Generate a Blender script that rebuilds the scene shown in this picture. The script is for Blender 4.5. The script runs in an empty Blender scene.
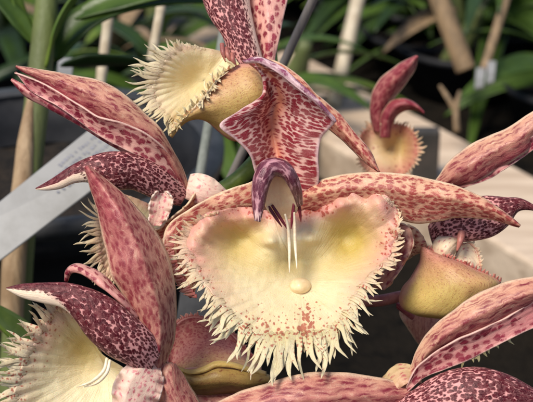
import bpy, math, random
import numpy as np
from mathutils import Vector, noise as mnoise

SC = bpy.context.scene
COL = SC.collection

# ------------------------------------------------------------------ camera (1 unit = 1 cm)
PITCH = math.radians(25)
DIST = 30.0
WID = 10.7
PXS = WID / 533.0
FWD = np.array([0, math.cos(PITCH), -math.sin(PITCH)])
RGT = np.array([1.0, 0, 0])
UPV = np.array([0, math.sin(PITCH), math.cos(PITCH)])
CAM = -FWD * DIST
cd = bpy.data.cameras.new('camera')
cd.sensor_width = 36
cd.lens = 36 * DIST / WID
cd.clip_start = 1
cd.clip_end = 5000
cd.dof.use_dof = True
cd.dof.focus_distance = 29.6
cd.dof.aperture_fstop = 0.40
cam = bpy.data.objects.new('camera', cd)
COL.objects.link(cam)
cam.location = CAM
cam.rotation_euler = (math.pi / 2 - PITCH, 0, 0)
SC.camera = cam

# ------------------------------------------------------------------ light
SUN_EL, SUN_AZ = math.radians(57), math.radians(-140)     # azimuth from +Y, clockwise seen from above
w = bpy.data.worlds.new('World')
SC.world = w
w.use_nodes = True
nt = w.node_tree
sky = nt.nodes.new('ShaderNodeTexSky')
sky.sky_type = 'NISHITA'
sky.sun_disc = False
sky.sun_elevation = SUN_EL
sky.sun_rotation = SUN_AZ
nt.links.new(sky.outputs[0], nt.nodes['Background'].inputs[0])
nt.nodes['Background'].inputs[1].default_value = 0.12
sl = bpy.data.lights.new('sun', 'SUN')
sl.energy = 4.2
sl.angle = math.radians(22)
sl.color = (1.0, 0.93, 0.82)
so = bpy.data.objects.new('sun', sl)
COL.objects.link(so)
sdir = Vector((math.sin(SUN_AZ) * math.cos(SUN_EL), math.cos(SUN_AZ) * math.cos(SUN_EL), math.sin(SUN_EL)))
so.rotation_euler = sdir.to_track_quat('Z', 'Y').to_euler()
so.location = (0, 0, 200)
SC.view_settings.view_transform = 'Standard'
SC.view_settings.look = 'None'
SC.view_settings.exposure = 0.2
SC.view_settings.gamma = 1.0

BENCH = -14.0

# ------------------------------------------------------------------ placing
def P(px, py, d=0.0):
    """point seen at photo pixel (px,py), d cm in front of the flower plane"""
    t = DIST - d
    f = t / DIST
    return CAM + FWD * t + RGT * ((px - 266.5) * PXS * f) + UPV * ((201 - py) * PXS * f)

def G(px, py, z=BENCH):
    r = FWD * DIST + RGT * ((px - 266.5) * PXS) + UPV * ((201 - py) * PXS)
    return CAM + r * ((z - CAM[2]) / r[2])

def PP(l):
    return np.array([P(*p) for p in l])

def cr(pts, n):
    """Catmull-Rom resample with n samples, chord-length spaced"""
    pts = np.asarray(pts, float)
    if len(pts) == 2:
        t = np.linspace(0, 1, n)[:, None]
        return pts[0] * (1 - t) + pts[1] * t
    L = np.r_[0, np.cumsum(np.maximum(np.linalg.norm(np.diff(pts, axis=0), axis=1), 1e-6))]
    return cr_at(pts, np.linspace(0, L[-1], n), L)

def cr_at(pts, s, L):
    pts = np.asarray(pts, float)
    m = np.gradient(pts, L, axis=0)
    i = np.clip(np.searchsorted(L, s, side='right') - 1, 0, len(L) - 2)
    h = (L[i + 1] - L[i])[:, None]
    t = ((s - L[i]) / h[:, 0])[:, None]
    return ((2*t**3 - 3*t**2 + 1) * pts[i] + (t**3 - 2*t**2 + t) * h * m[i]
            + (-2*t**3 + 3*t**2) * pts[i + 1] + (t**3 - t**2) * h * m[i + 1])

def nz(p, s, seed=0.0):
    return mnoise.noise(Vector((p[0] * s + seed, p[1] * s - seed * 1.7, p[2] * s + seed * 0.3)))

# ------------------------------------------------------------------ objects
def tag(o, label, cat, group=None, kind=None):
    if label: o['label'] = label
    if cat: o['category'] = cat
    if group: o['group'] = group
    if kind: o['kind'] = kind
    return o

def thing(name, loc, label, cat, group=None):
    o = bpy.data.objects.new(name, None)
    o.empty_display_size = 0.5
    COL.objects.link(o)
    o.location = Vector(loc)
    return tag(o, label, cat, group)

def root_loc(o):
    v = np.zeros(3)
    while o is not None:
        v = v + np.array(o.location)
        o = o.parent
    return v

def mesh(name, V, F, mat, parent=None, uv=None, uvn=None, attrs=None, solid=0.0, smooth=True, offs=0.0, sub=0, rimw=None):
    V = np.asarray(V, float)
    org = root_loc(parent) if parent is not None else V.mean(axis=0)
    me = bpy.data.meshes.new(name)
    me.from_pydata([tuple(v) for v in (V - org)], [], [tuple(int(i) for i in f) for f in F])
    lv = np.array([l.vertex_index for l in me.loops])
    for nm, arr in (('UVMap', uv), ('UVn', uvn)):
        if arr is not None:
            lay = me.uv_layers.new(name=nm)
            lay.data.foreach_set('uv', np.asarray(arr, float)[lv].ravel())
    for k, a in (attrs or {}).items():
        at = me.attributes.new(k, 'FLOAT', 'POINT')
        at.data.foreach_set('value', np.asarray(a, float))
    if smooth:
        me.polygons.foreach_set('use_smooth', [True] * len(me.polygons))
    me.materials.append(mat)
    me.update()
    o = bpy.data.objects.new(name, me)
    COL.objects.link(o)
    if parent is not None:
        o.parent = parent
    else:
        o.location = Vector(org)
    if rimw is not None:
        vg = o.vertex_groups.new(name='rim')
        for i_, w_ in enumerate(rimw): vg.add([i_], float(w_), 'REPLACE')
    if sub:
        m = o.modifiers.new('sub', 'SUBSURF'); m.levels = sub; m.render_levels = sub
    if solid:
        m = o.modifiers.new('solid', 'SOLIDIFY'); m.thickness = solid; m.offset = offs
        m.use_even_offset = False
        if rimw is not None: m.vertex_group = 'rim'; m.thickness_vertex_group = .12
    return o

def gridF(nu, nv, wrap=False):
    F = []
    for i in range(nu - 1):
        for j in range(nv - 1 + (1 if wrap else 0)):
            k = (j + 1) % nv
            F.append((i * nv + j, i * nv + k, (i + 1) * nv + k, (i + 1) * nv + j))
    return F

def loft(rows, nu, nv):
    """rows: list of lists of 3-D points (same count) -> nu x nv grid"""
    R = np.array(rows, float)
    X = np.array([cr(r, nv) for r in R])
    return np.stack([cr(X[:, j], nu) for j in range(nv)], axis=1)

def sheet(name, Gd, mat, parent, solid=0.035, den=None, tint=None, rough=0.0, seed=0.0, rs=1.5, teeth=None, offs=0.0, shear=0.0):
    """grid (nu along, nv across, 3) -> mesh with cm UVs, 0-1 UVs and pigment attributes"""
    nu, nv = Gd.shape[:2]
    if rough:
        n = np.cross(np.gradient(Gd, axis=0), np.gradient(Gd, axis=1))
        n /= np.maximum(np.linalg.norm(n, axis=2, keepdims=True), 1e-9)
        h = np.array([[nz(Gd[i, j], rs, seed) + 0.5 * nz(Gd[i, j], rs * 2.3, seed + 9) for j in range(nv)] for i in range(nu)])
        Gd = Gd + n * (h * rough)[..., None]
    al = np.zeros((nu, nv)); ac = np.zeros((nu, nv))
    al[1:] = np.cumsum(np.linalg.norm(np.diff(Gd, axis=0), axis=2), axis=0)
    al[:] = al.mean(axis=1, keepdims=True)
    ac[:, 1:] = np.cumsum(np.linalg.norm(np.diff(Gd, axis=1), axis=2), axis=1)
    ac -= ac[:, nv // 2:nv // 2 + 1]
    u, v = np.meshgrid(np.linspace(0, 1, nu), np.linspace(0, 1, nv), indexing='ij')
    # across coordinate: mostly physical so spots keep their size
    uv = np.stack([al + shear * np.abs(ac) + seed * 3.1, ac + seed * 1.3], axis=2).reshape(-1, 2)
    uvn = np.stack([u, v], axis=2).reshape(-1, 2)
    at = {'den': (den(u, v) if den else np.zeros_like(u)).ravel(),
          'tint': (tint(u, v) if tint else np.zeros_like(u)).ravel()}
    return mesh(name, Gd.reshape(-1, 3), gridF(nu, nv), mat, parent, uv, uvn, at, solid, offs=offs)

def keel(c, p=.85):
    def f(v):
        a = np.where(v < c, v / c, (1 - v) / (1 - c))
        return .7 * np.clip(a, 0, 1) ** p + .3 * 4 * v * (1 - v)
    return f

def petal_grid(A, B, bulge=0.3, nu=56, nv=30, power=1.0, ripple=0.025, seed=0.0, prof=None):
    """sheet between edge A and edge B (photo px,py,depth), bulging towards the viewer"""
    a, b = cr(PP(A), nu), cr(PP(B), nu)
    v = np.linspace(0, 1, nv)
    X = a[:, None] * (1 - v)[None, :, None] + b[:, None] * v[None, :, None]
    wdt = np.linalg.norm(b - a, axis=1)
    wdt = wdt / max(wdt.max(), 1e-6)
    pr = (4 * v * (1 - v)) ** power if prof is None else prof(v)
    bl = bulge if np.ndim(bulge) else np.full(nu, bulge)
    if len(bl) != nu:
        bl = np.interp(np.linspace(0, 1, nu), np.linspace(0, 1, len(bl)), bl)
    h = (bl * np.sqrt(np.maximum(wdt, 0)))[:, None] * pr[None]
    if ripple:
        for i in range(nu):
            e = ripple * math.sqrt(wdt[i])
            for j in range(nv):
                ed = abs(2 * v[j] - 1) ** 3
                h[i, j] += e * ed * (math.sin(i / nu * 19 + seed + (3 if v[j] > .5 else 0)) + 0.6 * math.sin(i / nu * 41 + seed * 2))
    vv = np.array([[.013 * mnoise.noise(Vector((i / nu * 1.5 + seed, v[j] * 9.0, 3.3 + float(np.sum(A[0])) * .01))) for j in range(nv)] for i in range(nu)])
    h = h + vv * np.sqrt(wdt)[:, None]
    return X - FWD[None, None] * h[..., None]

def edgetube(name, A, B, bratio, mat, parent, nu=50, nv=28, seed=0.0, den=None, tint=None, rough=0.0):
    """closed elliptical tube whose outline follows edges A and B"""
    a, b = cr(PP(A), nu), cr(PP(B), nu)
    mid, half = (a + b) / 2, (a - b) / 2
    hl = np.linalg.norm(half, axis=1)
    if not np.ndim(bratio): br = np.full(nu, bratio)
    else: br = np.interp(np.linspace(0, 1, nu), np.linspace(0, 1, len(bratio)), bratio)
    ph = np.linspace(0, 2 * math.pi, nv, endpoint=False)
    X = mid[:, None] + half[:, None] * np.cos(ph)[None, :, None] - FWD[None, None] * (hl * br)[:, None, None] * np.sin(ph)[None, :, None]
    if rough:
        for i in range(nu):
            for j in range(nv):
                X[i, j] = X[i, j] + (X[i, j] - mid[i]) * rough * nz(X[i, j], 2.2, seed)
    return tubemesh(name, X, mat, parent, seed, den, tint)

def tubemesh(name, X, mat, parent, seed=0.0, den=None, tint=None):
    nu, nv = X.shape[:2]
    mid = X.mean(axis=1)
    L = np.r_[0, np.cumsum(np.linalg.norm(np.diff(mid, axis=0), axis=1))]
    rad = np.linalg.norm(X - mid[:, None], axis=2).mean(axis=1)
    # duplicate the seam so UVs do not wrap
    X = np.concatenate([X, X[:, :1]], axis=1)
    nv += 1
    v = np.linspace(0, 1, nv)
    u = np.linspace(0, 1, nu)
    U, Vv = np.meshgrid(u, v, indexing='ij')
    uv = np.stack([np.repeat(L[:, None], nv, 1) + seed, (Vv - .25) * 2 * math.pi * (0.45 * rad + 0.55 * rad.max())[:, None] + seed], axis=2).reshape(-1, 2)
    uvn = np.stack([U, Vv], axis=2).reshape(-1, 2)
    V = X.reshape(-1, 3)
    F = gridF(nu, nv)
    c0, c1 = len(V), len(V) + 1
    V = np.concatenate([V, mid[:1], mid[-1:]])
    uv = np.concatenate([uv, uv[:1], uv[-1:]]); uvn = np.concatenate([uvn, [[0, .25]], [[1, .25]]])
    F += [(c0, j + 1, j) for j in range(nv - 1)] + [(c1, (nu - 1) * nv + j, (nu - 1) * nv + j + 1) for j in range(nv - 1)]
    d = (den(U, Vv) if den else np.zeros_like(U)).ravel(); t = (tint(U, Vv) if tint else np.zeros_like(U)).ravel()
    at = {'den': np.r_[d, d[0], d[-1]], 'tint': np.r_[t, t[0], t[-1]]}
    return mesh(name, V, F, mat, parent, uv, uvn, at)

def ring_tube(pts, rad, nv=12, nu=40, flat=1.0):
    c = cr(pts, nu)
    r = np.interp(np.linspace(0, 1, nu), np.linspace(0, 1, len(rad)), rad)
    T = np.gradient(c, axis=0); T /= np.linalg.norm(T, axis=1, keepdims=True)
    S = np.cross(T, FWD); S /= np.maximum(np.linalg.norm(S, axis=1, keepdims=True), 1e-6)
    N = np.cross(S, T)
    ph = np.linspace(0, 2 * math.pi, nv, endpoint=False)
    return c[:, None] + r[:, None, None] * (S[:, None] * np.cos(ph)[None, :, None] - N[:, None] * flat * np.sin(ph)[None, :, None])

def tube(name, pts, rad, mat, parent=None, nv=12, nu=40, flat=1.0, world=False, **k):
    X = ring_tube(np.asarray(pts) if world else PP(pts), rad, nv, nu, flat)
    return tubemesh(name, X, mat, parent, **k)

def fringe(name, base, outd, lens, wid, mat, parent, curl=0.25, seed=1, jit=0.35, thick=0.013, root=0.0, pig=None, flat=.45, split=0.12, rdir=None):
    """tapered tongues along a rim. base (n,3), outd (n,3) outward (or inner points), lens (n,) cm; root = cm the tongue starts inside the rim"""
    rnd = random.Random(seed)
    V, F, uvn, uv = [], [], [], []
    at = {'den': [], 'tint': [], 'pink': []}
    n = len(base)
    tan = np.gradient(base, axis=0)
    def tongue(i, L, wd, side0, cu, o, t, nn, rt, skew):
        ns, nc = 11, 8
        b0 = len(V)
        tot = L + rt
        for k in range(ns + 1):
            s = k / ns
            q_ = s * tot - rt                       # cm past the rim
            e = max(0, q_) / max(L, 1e-6)
            m_ = max(0, -q_) / max(rt, 1e-6)             # 1 at the buried end of the root
            if rdir is not None:
                r0 = rdir[i]; k_ = min(1, max(0, e * 1.6))
                c = base[i] + (r0 * q_ if q_ < 0 else (r0 * (1 - k_ * .75) + o * k_ * .75) * q_)
                n2 = np.cross(t, r0); n2 = n2 / max(np.linalg.norm(n2), 1e-6)
                if np.dot(n2, nn) < 0: n2 = -n2
            else:
                c = base[i] + o * q_; n2 = nn
            c = c + (t * .035 * math.sin(e * 5 + i * 2.1) + nn * .03 * math.sin(e * 4 + i * 1.3)) * L * 2 * e + nn * (L * cu * e * e) + n2 * (.004 - .085 * m_ ** 1.4) + t * (side0 * wd * e + L * skew * e * e)
            ww = wd * (1 - e ** 2.1) ** .8 * (1 - .18 * math.sin(e * math.pi)) * (1 - .75 * m_ ** 1.3) + .006
            if k == ns: ww = .004
            th = (thick * (1 - .45 * e) + (.014 * math.exp(-(e * 5) ** 2) if rdir is not None else 0)) * (1 if k < ns else .15)
            for q in range(nc):
                a = 2 * math.pi * q / nc
                V.append(c + t * ww * 0.5 * math.cos(a) + nn * th * math.sin(a) + nn * flat * .25 * ww * math.cos(a) ** 2)
                uvn.append((s, q / nc))
                if pig:
                    d_, t_, p_, u_ = pig(i, q_, e)
                    at['den'].append(d_); at['tint'].append(t_); at['pink'].append(p_)
                    uv.append((u_[0] + ww * .5 * math.cos(a) * t[0], u_[1] + ww * .5 * math.cos(a) * t[2]))
                else:
                    uv.append((L * s + i * .37, wd * math.cos(a) + i * .23))
        for k in range(ns):
            for q in range(nc):
                F.append((b0 + k * nc + q, b0 + k * nc + (q + 1) % nc, b0 + (k + 1) * nc + (q + 1) % nc, b0 + (k + 1) * nc + q))
    for i in range(n):
        L = lens[i] * rnd.choice([rnd.uniform(.35, .7), rnd.uniform(.6, 1.0), rnd.uniform(.85, 1.1), rnd.uniform(.9, 1.15)])
        if lens[i] < 0.03: continue
        t = tan[i] / max(np.linalg.norm(tan[i]), 1e-6)
        o = outd[i] / np.linalg.norm(outd[i])
        o = o + t * rnd.gauss(0, jit * .38) - FWD * rnd.gauss(0, jit * .5)
        o /= np.linalg.norm(o)
        t = t - o * np.dot(t, o); t /= np.linalg.norm(t)
        nn = np.cross(t, o)
        if np.dot(nn, -FWD) < 0: nn = -nn
        wd = (wid[i] if np.ndim(wid) else wid) * rnd.uniform(0.75, 1.3)
        cu = curl + rnd.gauss(0, 0.17)
        skew = rnd.gauss(0, 0.16)
        rt = root * rnd.uniform(.5, 1.2)
        tongue(i, L, wd, 0, cu, o, t, nn, rt, skew)
        if rnd.random() < split:                     # forked tongue
            tongue(i, L * .8, wd * .7, rnd.choice([-.6, .6]), cu + rnd.gauss(0, .12), o, t, nn, rt * .5, rnd.gauss(0, .35))
    if not V: return None
    nV = len(V)
    if not pig: at = {'den': np.zeros(nV), 'tint': np.zeros(nV)}
    return mesh(name, V, F, mat, parent, uv, uvn, at)

# ------------------------------------------------------------------ materials
def lin(r, g, b):
    f = lambda c: (c / 255 / 12.92) if c / 255 <= 0.04045 else ((c / 255 + 0.055) / 1.055) ** 2.4
    return (f(r), f(g), f(b), 1)

class NT:
    def __init__(s, name):
        s.m = bpy.data.materials.new(name); s.m.use_nodes = True
        s.t = s.m.node_tree; s.t.nodes.clear()
        s.out = s.n('ShaderNodeOutputMaterial')
    def n(s, ty, **k):
        x = s.t.nodes.new(ty)
        for a, b in k.items(): setattr(x, a, b)
        return x
    def l(s, a, b): s.t.links.new(a, b)
    def put(s, sock, v):
        if hasattr(v, 'is_output') or isinstance(v, bpy.types.NodeSocket): s.l(v, sock)
        else: sock.default_value = v
    def math(s, op, a, b=0.0, c=0.0, clamp=False):
        x = s.n('ShaderNodeMath', operation=op, use_clamp=clamp)
        s.put(x.inputs[0], a); s.put(x.inputs[1], b)
        if op in ('MULTIPLY_ADD',): s.put(x.inputs[2], c)
        return x.outputs[0]
    def mix(s, f, a, b, mode='MIX'):
        x = s.n('ShaderNodeMix', data_type='RGBA', blend_type=mode)
        s.put(x.inputs[0], f); s.put(x.inputs[6], a); s.put(x.inputs[7], b)
        return x.outputs[2]
    def ss(s, x, lo, hi, a=0.0, b=1.0):
        r = s.n('ShaderNodeMapRange', interpolation_type='SMOOTHSTEP')
        s.put(r.inputs[0], x); s.put(r.inputs[1], lo); s.put(r.inputs[2], hi); s.put(r.inputs[3], a); s.put(r.inputs[4], b)
        return r.outputs[0]
    def noise(s, vec, scale, detail=3, rough=0.55):
        x = s.n('ShaderNodeTexNoise')
        s.l(vec, x.inputs['Vector']); x.inputs['Scale'].default_value = scale
        x.inputs['Detail'].default_value = detail; x.inputs['Roughness'].default_value = rough
        return x
    def attr(s, nm):
        x = s.n('ShaderNodeAttribute'); x.attribute_name = nm
        return x.outputs['Fac']
    def uv(s, nm):
        x = s.n('ShaderNodeUVMap'); x.uv_map = nm
        return x.outputs[0]
    def obj(s):
        return s.n('ShaderNodeTexCoord').outputs['Object']
    def mapv(s, v, sc, loc=(0, 0, 0)):
        x = s.n('ShaderNodeMapping'); s.l(v, x.inputs[0]); x.inputs['Scale'].default_value = sc; x.inputs['Location'].default_value = loc
        return x.outputs[0]
    def bump(s, h, strength=0.3, dist=0.02):
        b = s.n('ShaderNodeBump'); b.inputs['Strength'].default_value = strength; b.inputs['Distance'].default_value = dist
        s.l(h, b.inputs['Height'])
        return b.outputs[0]
    def surf(s, col, rough=0.45, trans=0.0, spec=0.4, normal=None, sss=0.0, tcol=None, coat=0.0):
        p = s.n('ShaderNodeBsdfPrincipled')
        s.put(p.inputs['Base Color'], col); s.put(p.inputs['Roughness'], rough)
        p.inputs['Specular IOR Level'].default_value = spec
        if sss:
            p.inputs['Subsurface Weight'].default_value = sss
            p.inputs['Subsurface Radius'].default_value = (0.6, 0.3, 0.15); p.inputs['Subsurface Scale'].default_value = 0.25
        if coat: p.inputs['Coat Weight'].default_value = coat; p.inputs['Coat Roughness'].default_value = .25
        if normal is not None: s.l(normal, p.inputs['Normal'])
        o = p.outputs[0]
        if trans:
            t = s.n('ShaderNodeBsdfTranslucent'); s.put(t.inputs[0], tcol if tcol is not None else col)
            if normal is not None: s.l(normal, t.inputs['Normal'])
            mx = s.n('ShaderNodeMixShader'); mx.inputs[0].default_value = trans
            s.l(o, mx.inputs[1]); s.l(t.outputs[0], mx.inputs[2]); o = mx.outputs[0]
        s.l(o, s.out.inputs[0])
        return s.m

def petal_mat(name, base, base2, spot, scale=6.0, stretch=0.6, thr=0.36, soft=0.07, spot2=None, edge=None, edge_w=0.03,
              warp=0.10, vein=0.3, vein_col=None, vein_scale=9.0, rough=0.42, trans=0.34, seed=0.0, rnd=1.0, spec=0.4, mott=0.35, sss=0.0, coat=0.0, mot_amt=.4):
    """spotted petal: spots = Voronoi cells in the petal's own cm coordinates; 'den' = pigment density, 'tint' = base -> base2"""
    N = NT(name)
    uv = N.uv('UVMap'); uvn = N.uv('UVn')
    den, tint = N.attr('den'), N.attr('tint')
    nw = N.noise(N.mapv(uv, (1, 1, 1), (seed, seed, seed)), 5.0, 3)
    wv = N.n('ShaderNodeVectorMath', operation='SUBTRACT'); N.l(nw.outputs['Color'], wv.inputs[0]); wv.inputs[1].default_value = (.5, .5, .5)
    wm = N.n('ShaderNodeVectorMath', operation='SCALE'); N.l(wv.outputs[0], wm.inputs[0]); wm.inputs['Scale'].default_value = warp * 2
    wa = N.n('ShaderNodeVectorMath', operation='ADD'); N.l(uv, wa.inputs[0]); N.l(wm.outputs[0], wa.inputs[1])
    vo = N.n('ShaderNodeTexVoronoi', feature='F1', voronoi_dimensions='2D')
    N.l(N.mapv(wa.outputs[0], (stretch, 1, 1), (seed * 2.1, seed, 0)), vo.inputs['Vector'])
    vo.inputs['Scale'].default_value = scale; vo.inputs['Randomness'].default_value = rnd
    cellr = N.n('ShaderNodeSeparateColor'); N.l(vo.outputs['Color'], cellr.inputs[0])
    nf = N.noise(uv, scale * 2.6, 4).outputs[0]
    th = N.math('ADD', thr, den)
    th = N.math('ADD', th, N.math('MULTIPLY', N.math('SUBTRACT', cellr.outputs[0], 0.5), 0.26))
    th = N.math('ADD', th, N.math('MULTIPLY', N.math('SUBTRACT', nf, 0.5), 0.34))
    df = N.math('SUBTRACT', th, vo.outputs['Distance'])
    mask = N.ss(df, -soft, soft)
    halo = N.ss(df, -soft * 1.3 - .16, .04)
    big = N.noise(uv, 1.6, 3).outputs[0]
    b = N.mix(N.math('ADD', tint, N.math('MULTIPLY', N.math('SUBTRACT', big, 0.5), mott * 2), clamp=True), base, base2)
    # fine length-wise veins
    vm = N.mapv(wa.outputs[0], (0.35, vein_scale, 1))
    vn = N.noise(vm, 1.6, 2).outputs[0]
    vf = N.math('MULTIPLY', N.ss(vn, 0.5, 0.72), vein)
    b = N.mix(vf, b, vein_col if vein_col else spot)
    fine = N.noise(uv, 42, 3).outputs[0]
    mot = N.noise(N.mapv(wa.outputs[0], (max(stretch, .35), 1, 1)), 15, 3, .65).outputs[0]
    b = N.mix(N.ss(mot, .50, .66, 0, mot_amt), b, vein_col if vein_col else spot)
    b = N.mix(N.ss(mot, .46, .30, 0, .45 * min(1, mot_amt * 2)), b, edge if edge else base)
    s_c = N.mix(cellr.outputs[1], spot, spot2 if spot2 else spot)
    mid = N.mix(.5, b, s_c)
    c = N.mix(N.math('MULTIPLY', halo, .62), b, mid)
    dep = N.ss(N.noise(uv, scale * .55, 3).outputs[0], .36, .58, .80, 1.0)
    c = N.mix(N.math('MULTIPLY', mask, dep), c, s_c)
    c = N.mix(N.ss(vn, .42, .30, 0, vein * .55), c, b)
    c = N.mix(N.ss(fine, 0.4, 0.75, 0, 0.16), c, b)
    if edge:
        sx = N.n('ShaderNodeSeparateXYZ'); N.l(uvn, sx.inputs[0])
        e = N.math('MINIMUM', sx.outputs[1], N.math('SUBTRACT', 1.0, sx.outputs[1]))
        e = N.math('ADD', e, N.math('MULTIPLY', N.math('SUBTRACT', nf, 0.5), edge_w))
        c = N.mix(N.ss(e, 0.0, edge_w, 0.85, 0.0), c, edge)
    h = N.math('ADD', N.math('MULTIPLY', vn, 0.8), N.math('MULTIPLY', fine, 0.5))
    h = N.math('ADD', h, N.math('MULTIPLY', mask, 0.12))
    nm = N.bump(h, 0.45, 0.03)
    rg = N.math('ADD', rough, N.math('MULTIPLY', N.math('SUBTRACT', nf, 0.5), 0.25))
    return N.surf(c, rg, trans, spec, nm, sss, coat=coat)

CREAM = lin(238, 214, 178)
M = {}
# streaky back of the sepals: tan with rose veins
M['streak'] = petal_mat('sepal_streaked', lin(232, 184, 150), lin(192, 92, 100), lin(138, 40, 60), 12, 0.22, 0.22, 0.22, edge=lin(248, 220, 188), edge_w=0.09,
                        vein=0.6, vein_scale=19, seed=1.0, mott=0.45, mot_amt=.35, rough=.36, vein_col=lin(160, 66, 80))
M['blotch'] = petal_mat('petal_blotched', lin(238, 184, 168), lin(212, 120, 126), lin(128, 20, 48), 8.0, 0.6, 0.32, 0.10, spot2=lin(160, 50, 72), edge=lin(246, 208, 192), edge_w=0.08,
                        vein=0.3, seed=2.0, vein_col=lin(206, 110, 118), mot_amt=.2, rough=.36, rnd=.8)
M['column'] = petal_mat('column_speckled', lin(216, 152, 148), lin(242, 216, 190), lin(84, 6, 24), 19, 0.6, 0.42, 0.10, spot2=lin(58, 4, 18), warp=0.06,
                        vein=0.0, seed=3.0, rough=.42, spec=.16, trans=.05, sss=.15, mot_amt=.1)
M['lilac_column'] = petal_mat('column_lilac', lin(192, 140, 146), lin(236, 206, 190), lin(96, 32, 50), 9, 0.5, 0.45, 0.16, spot2=lin(80, 20, 44), warp=0.10,
                        vein=0.2, seed=3.4, rough=.32, trans=.05, sss=.2, mot_amt=.3, vein_col=lin(130, 70, 96))
M['hood'] = petal_mat('hood_striped', lin(246, 206, 194), lin(228, 150, 120), lin(156, 24, 48), 4.0, 3.0, 0.38, 0.12, spot2=lin(146, 24, 48), edge=lin(244, 212, 210), edge_w=0.04,
                      vein=0.15, seed=4.0, warp=.05, mott=.1, mot_amt=.12, vein_col=lin(214, 120, 120), rough=.38, rnd=.75)
M['mottle'] = petal_mat('sepal_mottled', lin(242, 204, 164), lin(222, 148, 128), lin(160, 54, 58), 13, 0.5, 0.33, 0.16, spot2=lin(184, 84, 78), edge=lin(250, 226, 190), edge_w=0.08,
                        vein=0.35, seed=5.0, vein_col=lin(190, 96, 90), vein_scale=15, mot_amt=.4, rough=.36)
M['rosy'] = petal_mat('sepal_rosy', lin(222, 166, 142), lin(186, 92, 98), lin(142, 44, 60), 10, 0.5, 0.28, 0.22, spot2=lin(158, 66, 74), edge=lin(242, 210, 176), edge_w=0.07,
                      vein=0.5, seed=6.0, vein_scale=15, mot_amt=.4, rough=.36, vein_col=lin(160, 70, 78))
M['pale'] = petal_mat('petal_pale', lin(244, 220, 200), lin(232, 178, 160), lin(206, 96, 112), 10, .7, .12, .12, spot2=lin(222, 140, 146), vein=.25, seed=6.9, vein_col=lin(232, 172, 164), trans=.3, mot_amt=.15, edge=lin(250, 232, 216), edge_w=.06)
M['bracts'] = petal_mat('bract_pale', lin(214, 196, 144), lin(216, 168, 136), lin(186, 100, 96), 10, .5, .1, .12, vein=.4, seed=6.2, vein_col=lin(180, 150, 100), trans=.3, mot_amt=.2)
M['pinklip'] = petal_mat('lip_rose', lin(222, 152, 140), lin(226, 196, 126), lin(186, 84, 92), 16, .8, .28, .16, vein=.5, seed=6.5, vein_scale=16, mot_amt=.5, trans=.3, edge=lin(236, 176, 166), edge_w=.05)
M['cavity'] = petal_mat('column_cavity', lin(234, 210, 180), lin(222, 184, 142), lin(190, 96, 104), 12, .6, 0.05, .10, vein=.2, seed=7.0, trans=.2, vein_col=lin(222, 164, 146), sss=.2, mot_amt=.25)
M['pouch'] = petal_mat('lip_back_pouch', lin(222, 194, 116), lin(214, 146, 128), lin(168, 100, 76), 24, .6, -.02, .18, edge=lin(230, 164, 150), edge_w=.10, vein=.22, seed=8.0,
                       vein_col=lin(184, 130, 82), trans=.32, sss=.15, mot_amt=.3, rough=.4)
M['fringe'] = None

def lip_mat(name, cream, yellow, pink, spot, scale=9.0, thr=0.10, seed=0.0, trans=.25):
    """'tint' 0 cream -> 1 yellow ; 'pink' rim blush ; 'den' spot density"""
    N = NT(name)
    uv = N.uv('UVMap')
    den, tint, pk = N.attr('den'), N.attr('tint'), N.attr('pink')
    vo = N.n('ShaderNodeTexVoronoi', feature='F1', voronoi_dimensions='2D')
    nw = N.noise(uv, 7.0, 2)
    wm = N.n('ShaderNodeVectorMath', operation='SCALE'); N.l(nw.outputs['Color'], wm.inputs[0]); wm.inputs['Scale'].default_value = .12
    wa = N.n('ShaderNodeVectorMath', operation='ADD'); N.l(uv, wa.inputs[0]); N.l(wm.outputs[0], wa.inputs[1])
    N.l(N.mapv(wa.outputs[0], (1, 1, 1), (seed, seed * 2, 0)), vo.inputs['Vector'])
    vo.inputs['Scale'].default_value = scale
    sp = N.n('ShaderNodeSeparateColor'); N.l(vo.outputs['Color'], sp.inputs[0])
    nf = N.noise(uv, 24, 3).outputs[0]
    th = N.math('ADD', N.math('ADD', thr, den), N.math('MULTIPLY', N.math('SUBTRACT', sp.outputs[0], .5), .5))
    th = N.math('ADD', th, N.math('MULTIPLY', N.math('SUBTRACT', nf, .5), .22))
    mask = N.ss(N.math('SUBTRACT', th, vo.outputs['Distance']), -.06, .06)
    big = N.noise(uv, 2.2, 4).outputs[0]
    t2 = N.math('ADD', tint, N.math('MULTIPLY', N.math('SUBTRACT', big, .5), .35), clamp=True)
    c = N.mix(t2, cream, yellow)
    pn = N.math('MULTIPLY', pk, N.math('ADD', .35, N.math('MULTIPLY', N.noise(uv, 6.5, 4).outputs[0], 1.3)), clamp=True)
    c = N.mix(pn, c, pink)
    halo = N.ss(N.math('SUBTRACT', th, vo.outputs['Distance']), -.22, .02)
    c = N.mix(N.math('MULTIPLY', halo, .3), c, spot)
    c = N.mix(N.math('MULTIPLY', mask, .7), c, spot)
    fine = N.noise(uv, 45, 3).outputs[0]
    med = N.noise(uv, 5.5, 4).outputs[0]
    uvn = N.uv('UVn')
    ray = N.noise(N.mapv(uvn, (.9, 7, 1)), 1.5, 3).outputs[0]
    c = N.mix(N.ss(ray, .52, .75, 0, .18), c, yellow)
    c = N.mix(N.ss(ray, .45, .25, 0, .14), c, pink)
    h = N.math('ADD', N.math('ADD', N.math('MULTIPLY', fine, .30), med), N.math('MULTIPLY', ray, .55))
    return N.surf(c, N.math('ADD', .30, N.math('MULTIPLY', nf, .25)), trans, .45, N.bump(h, .6, .045), sss=.25)

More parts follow.
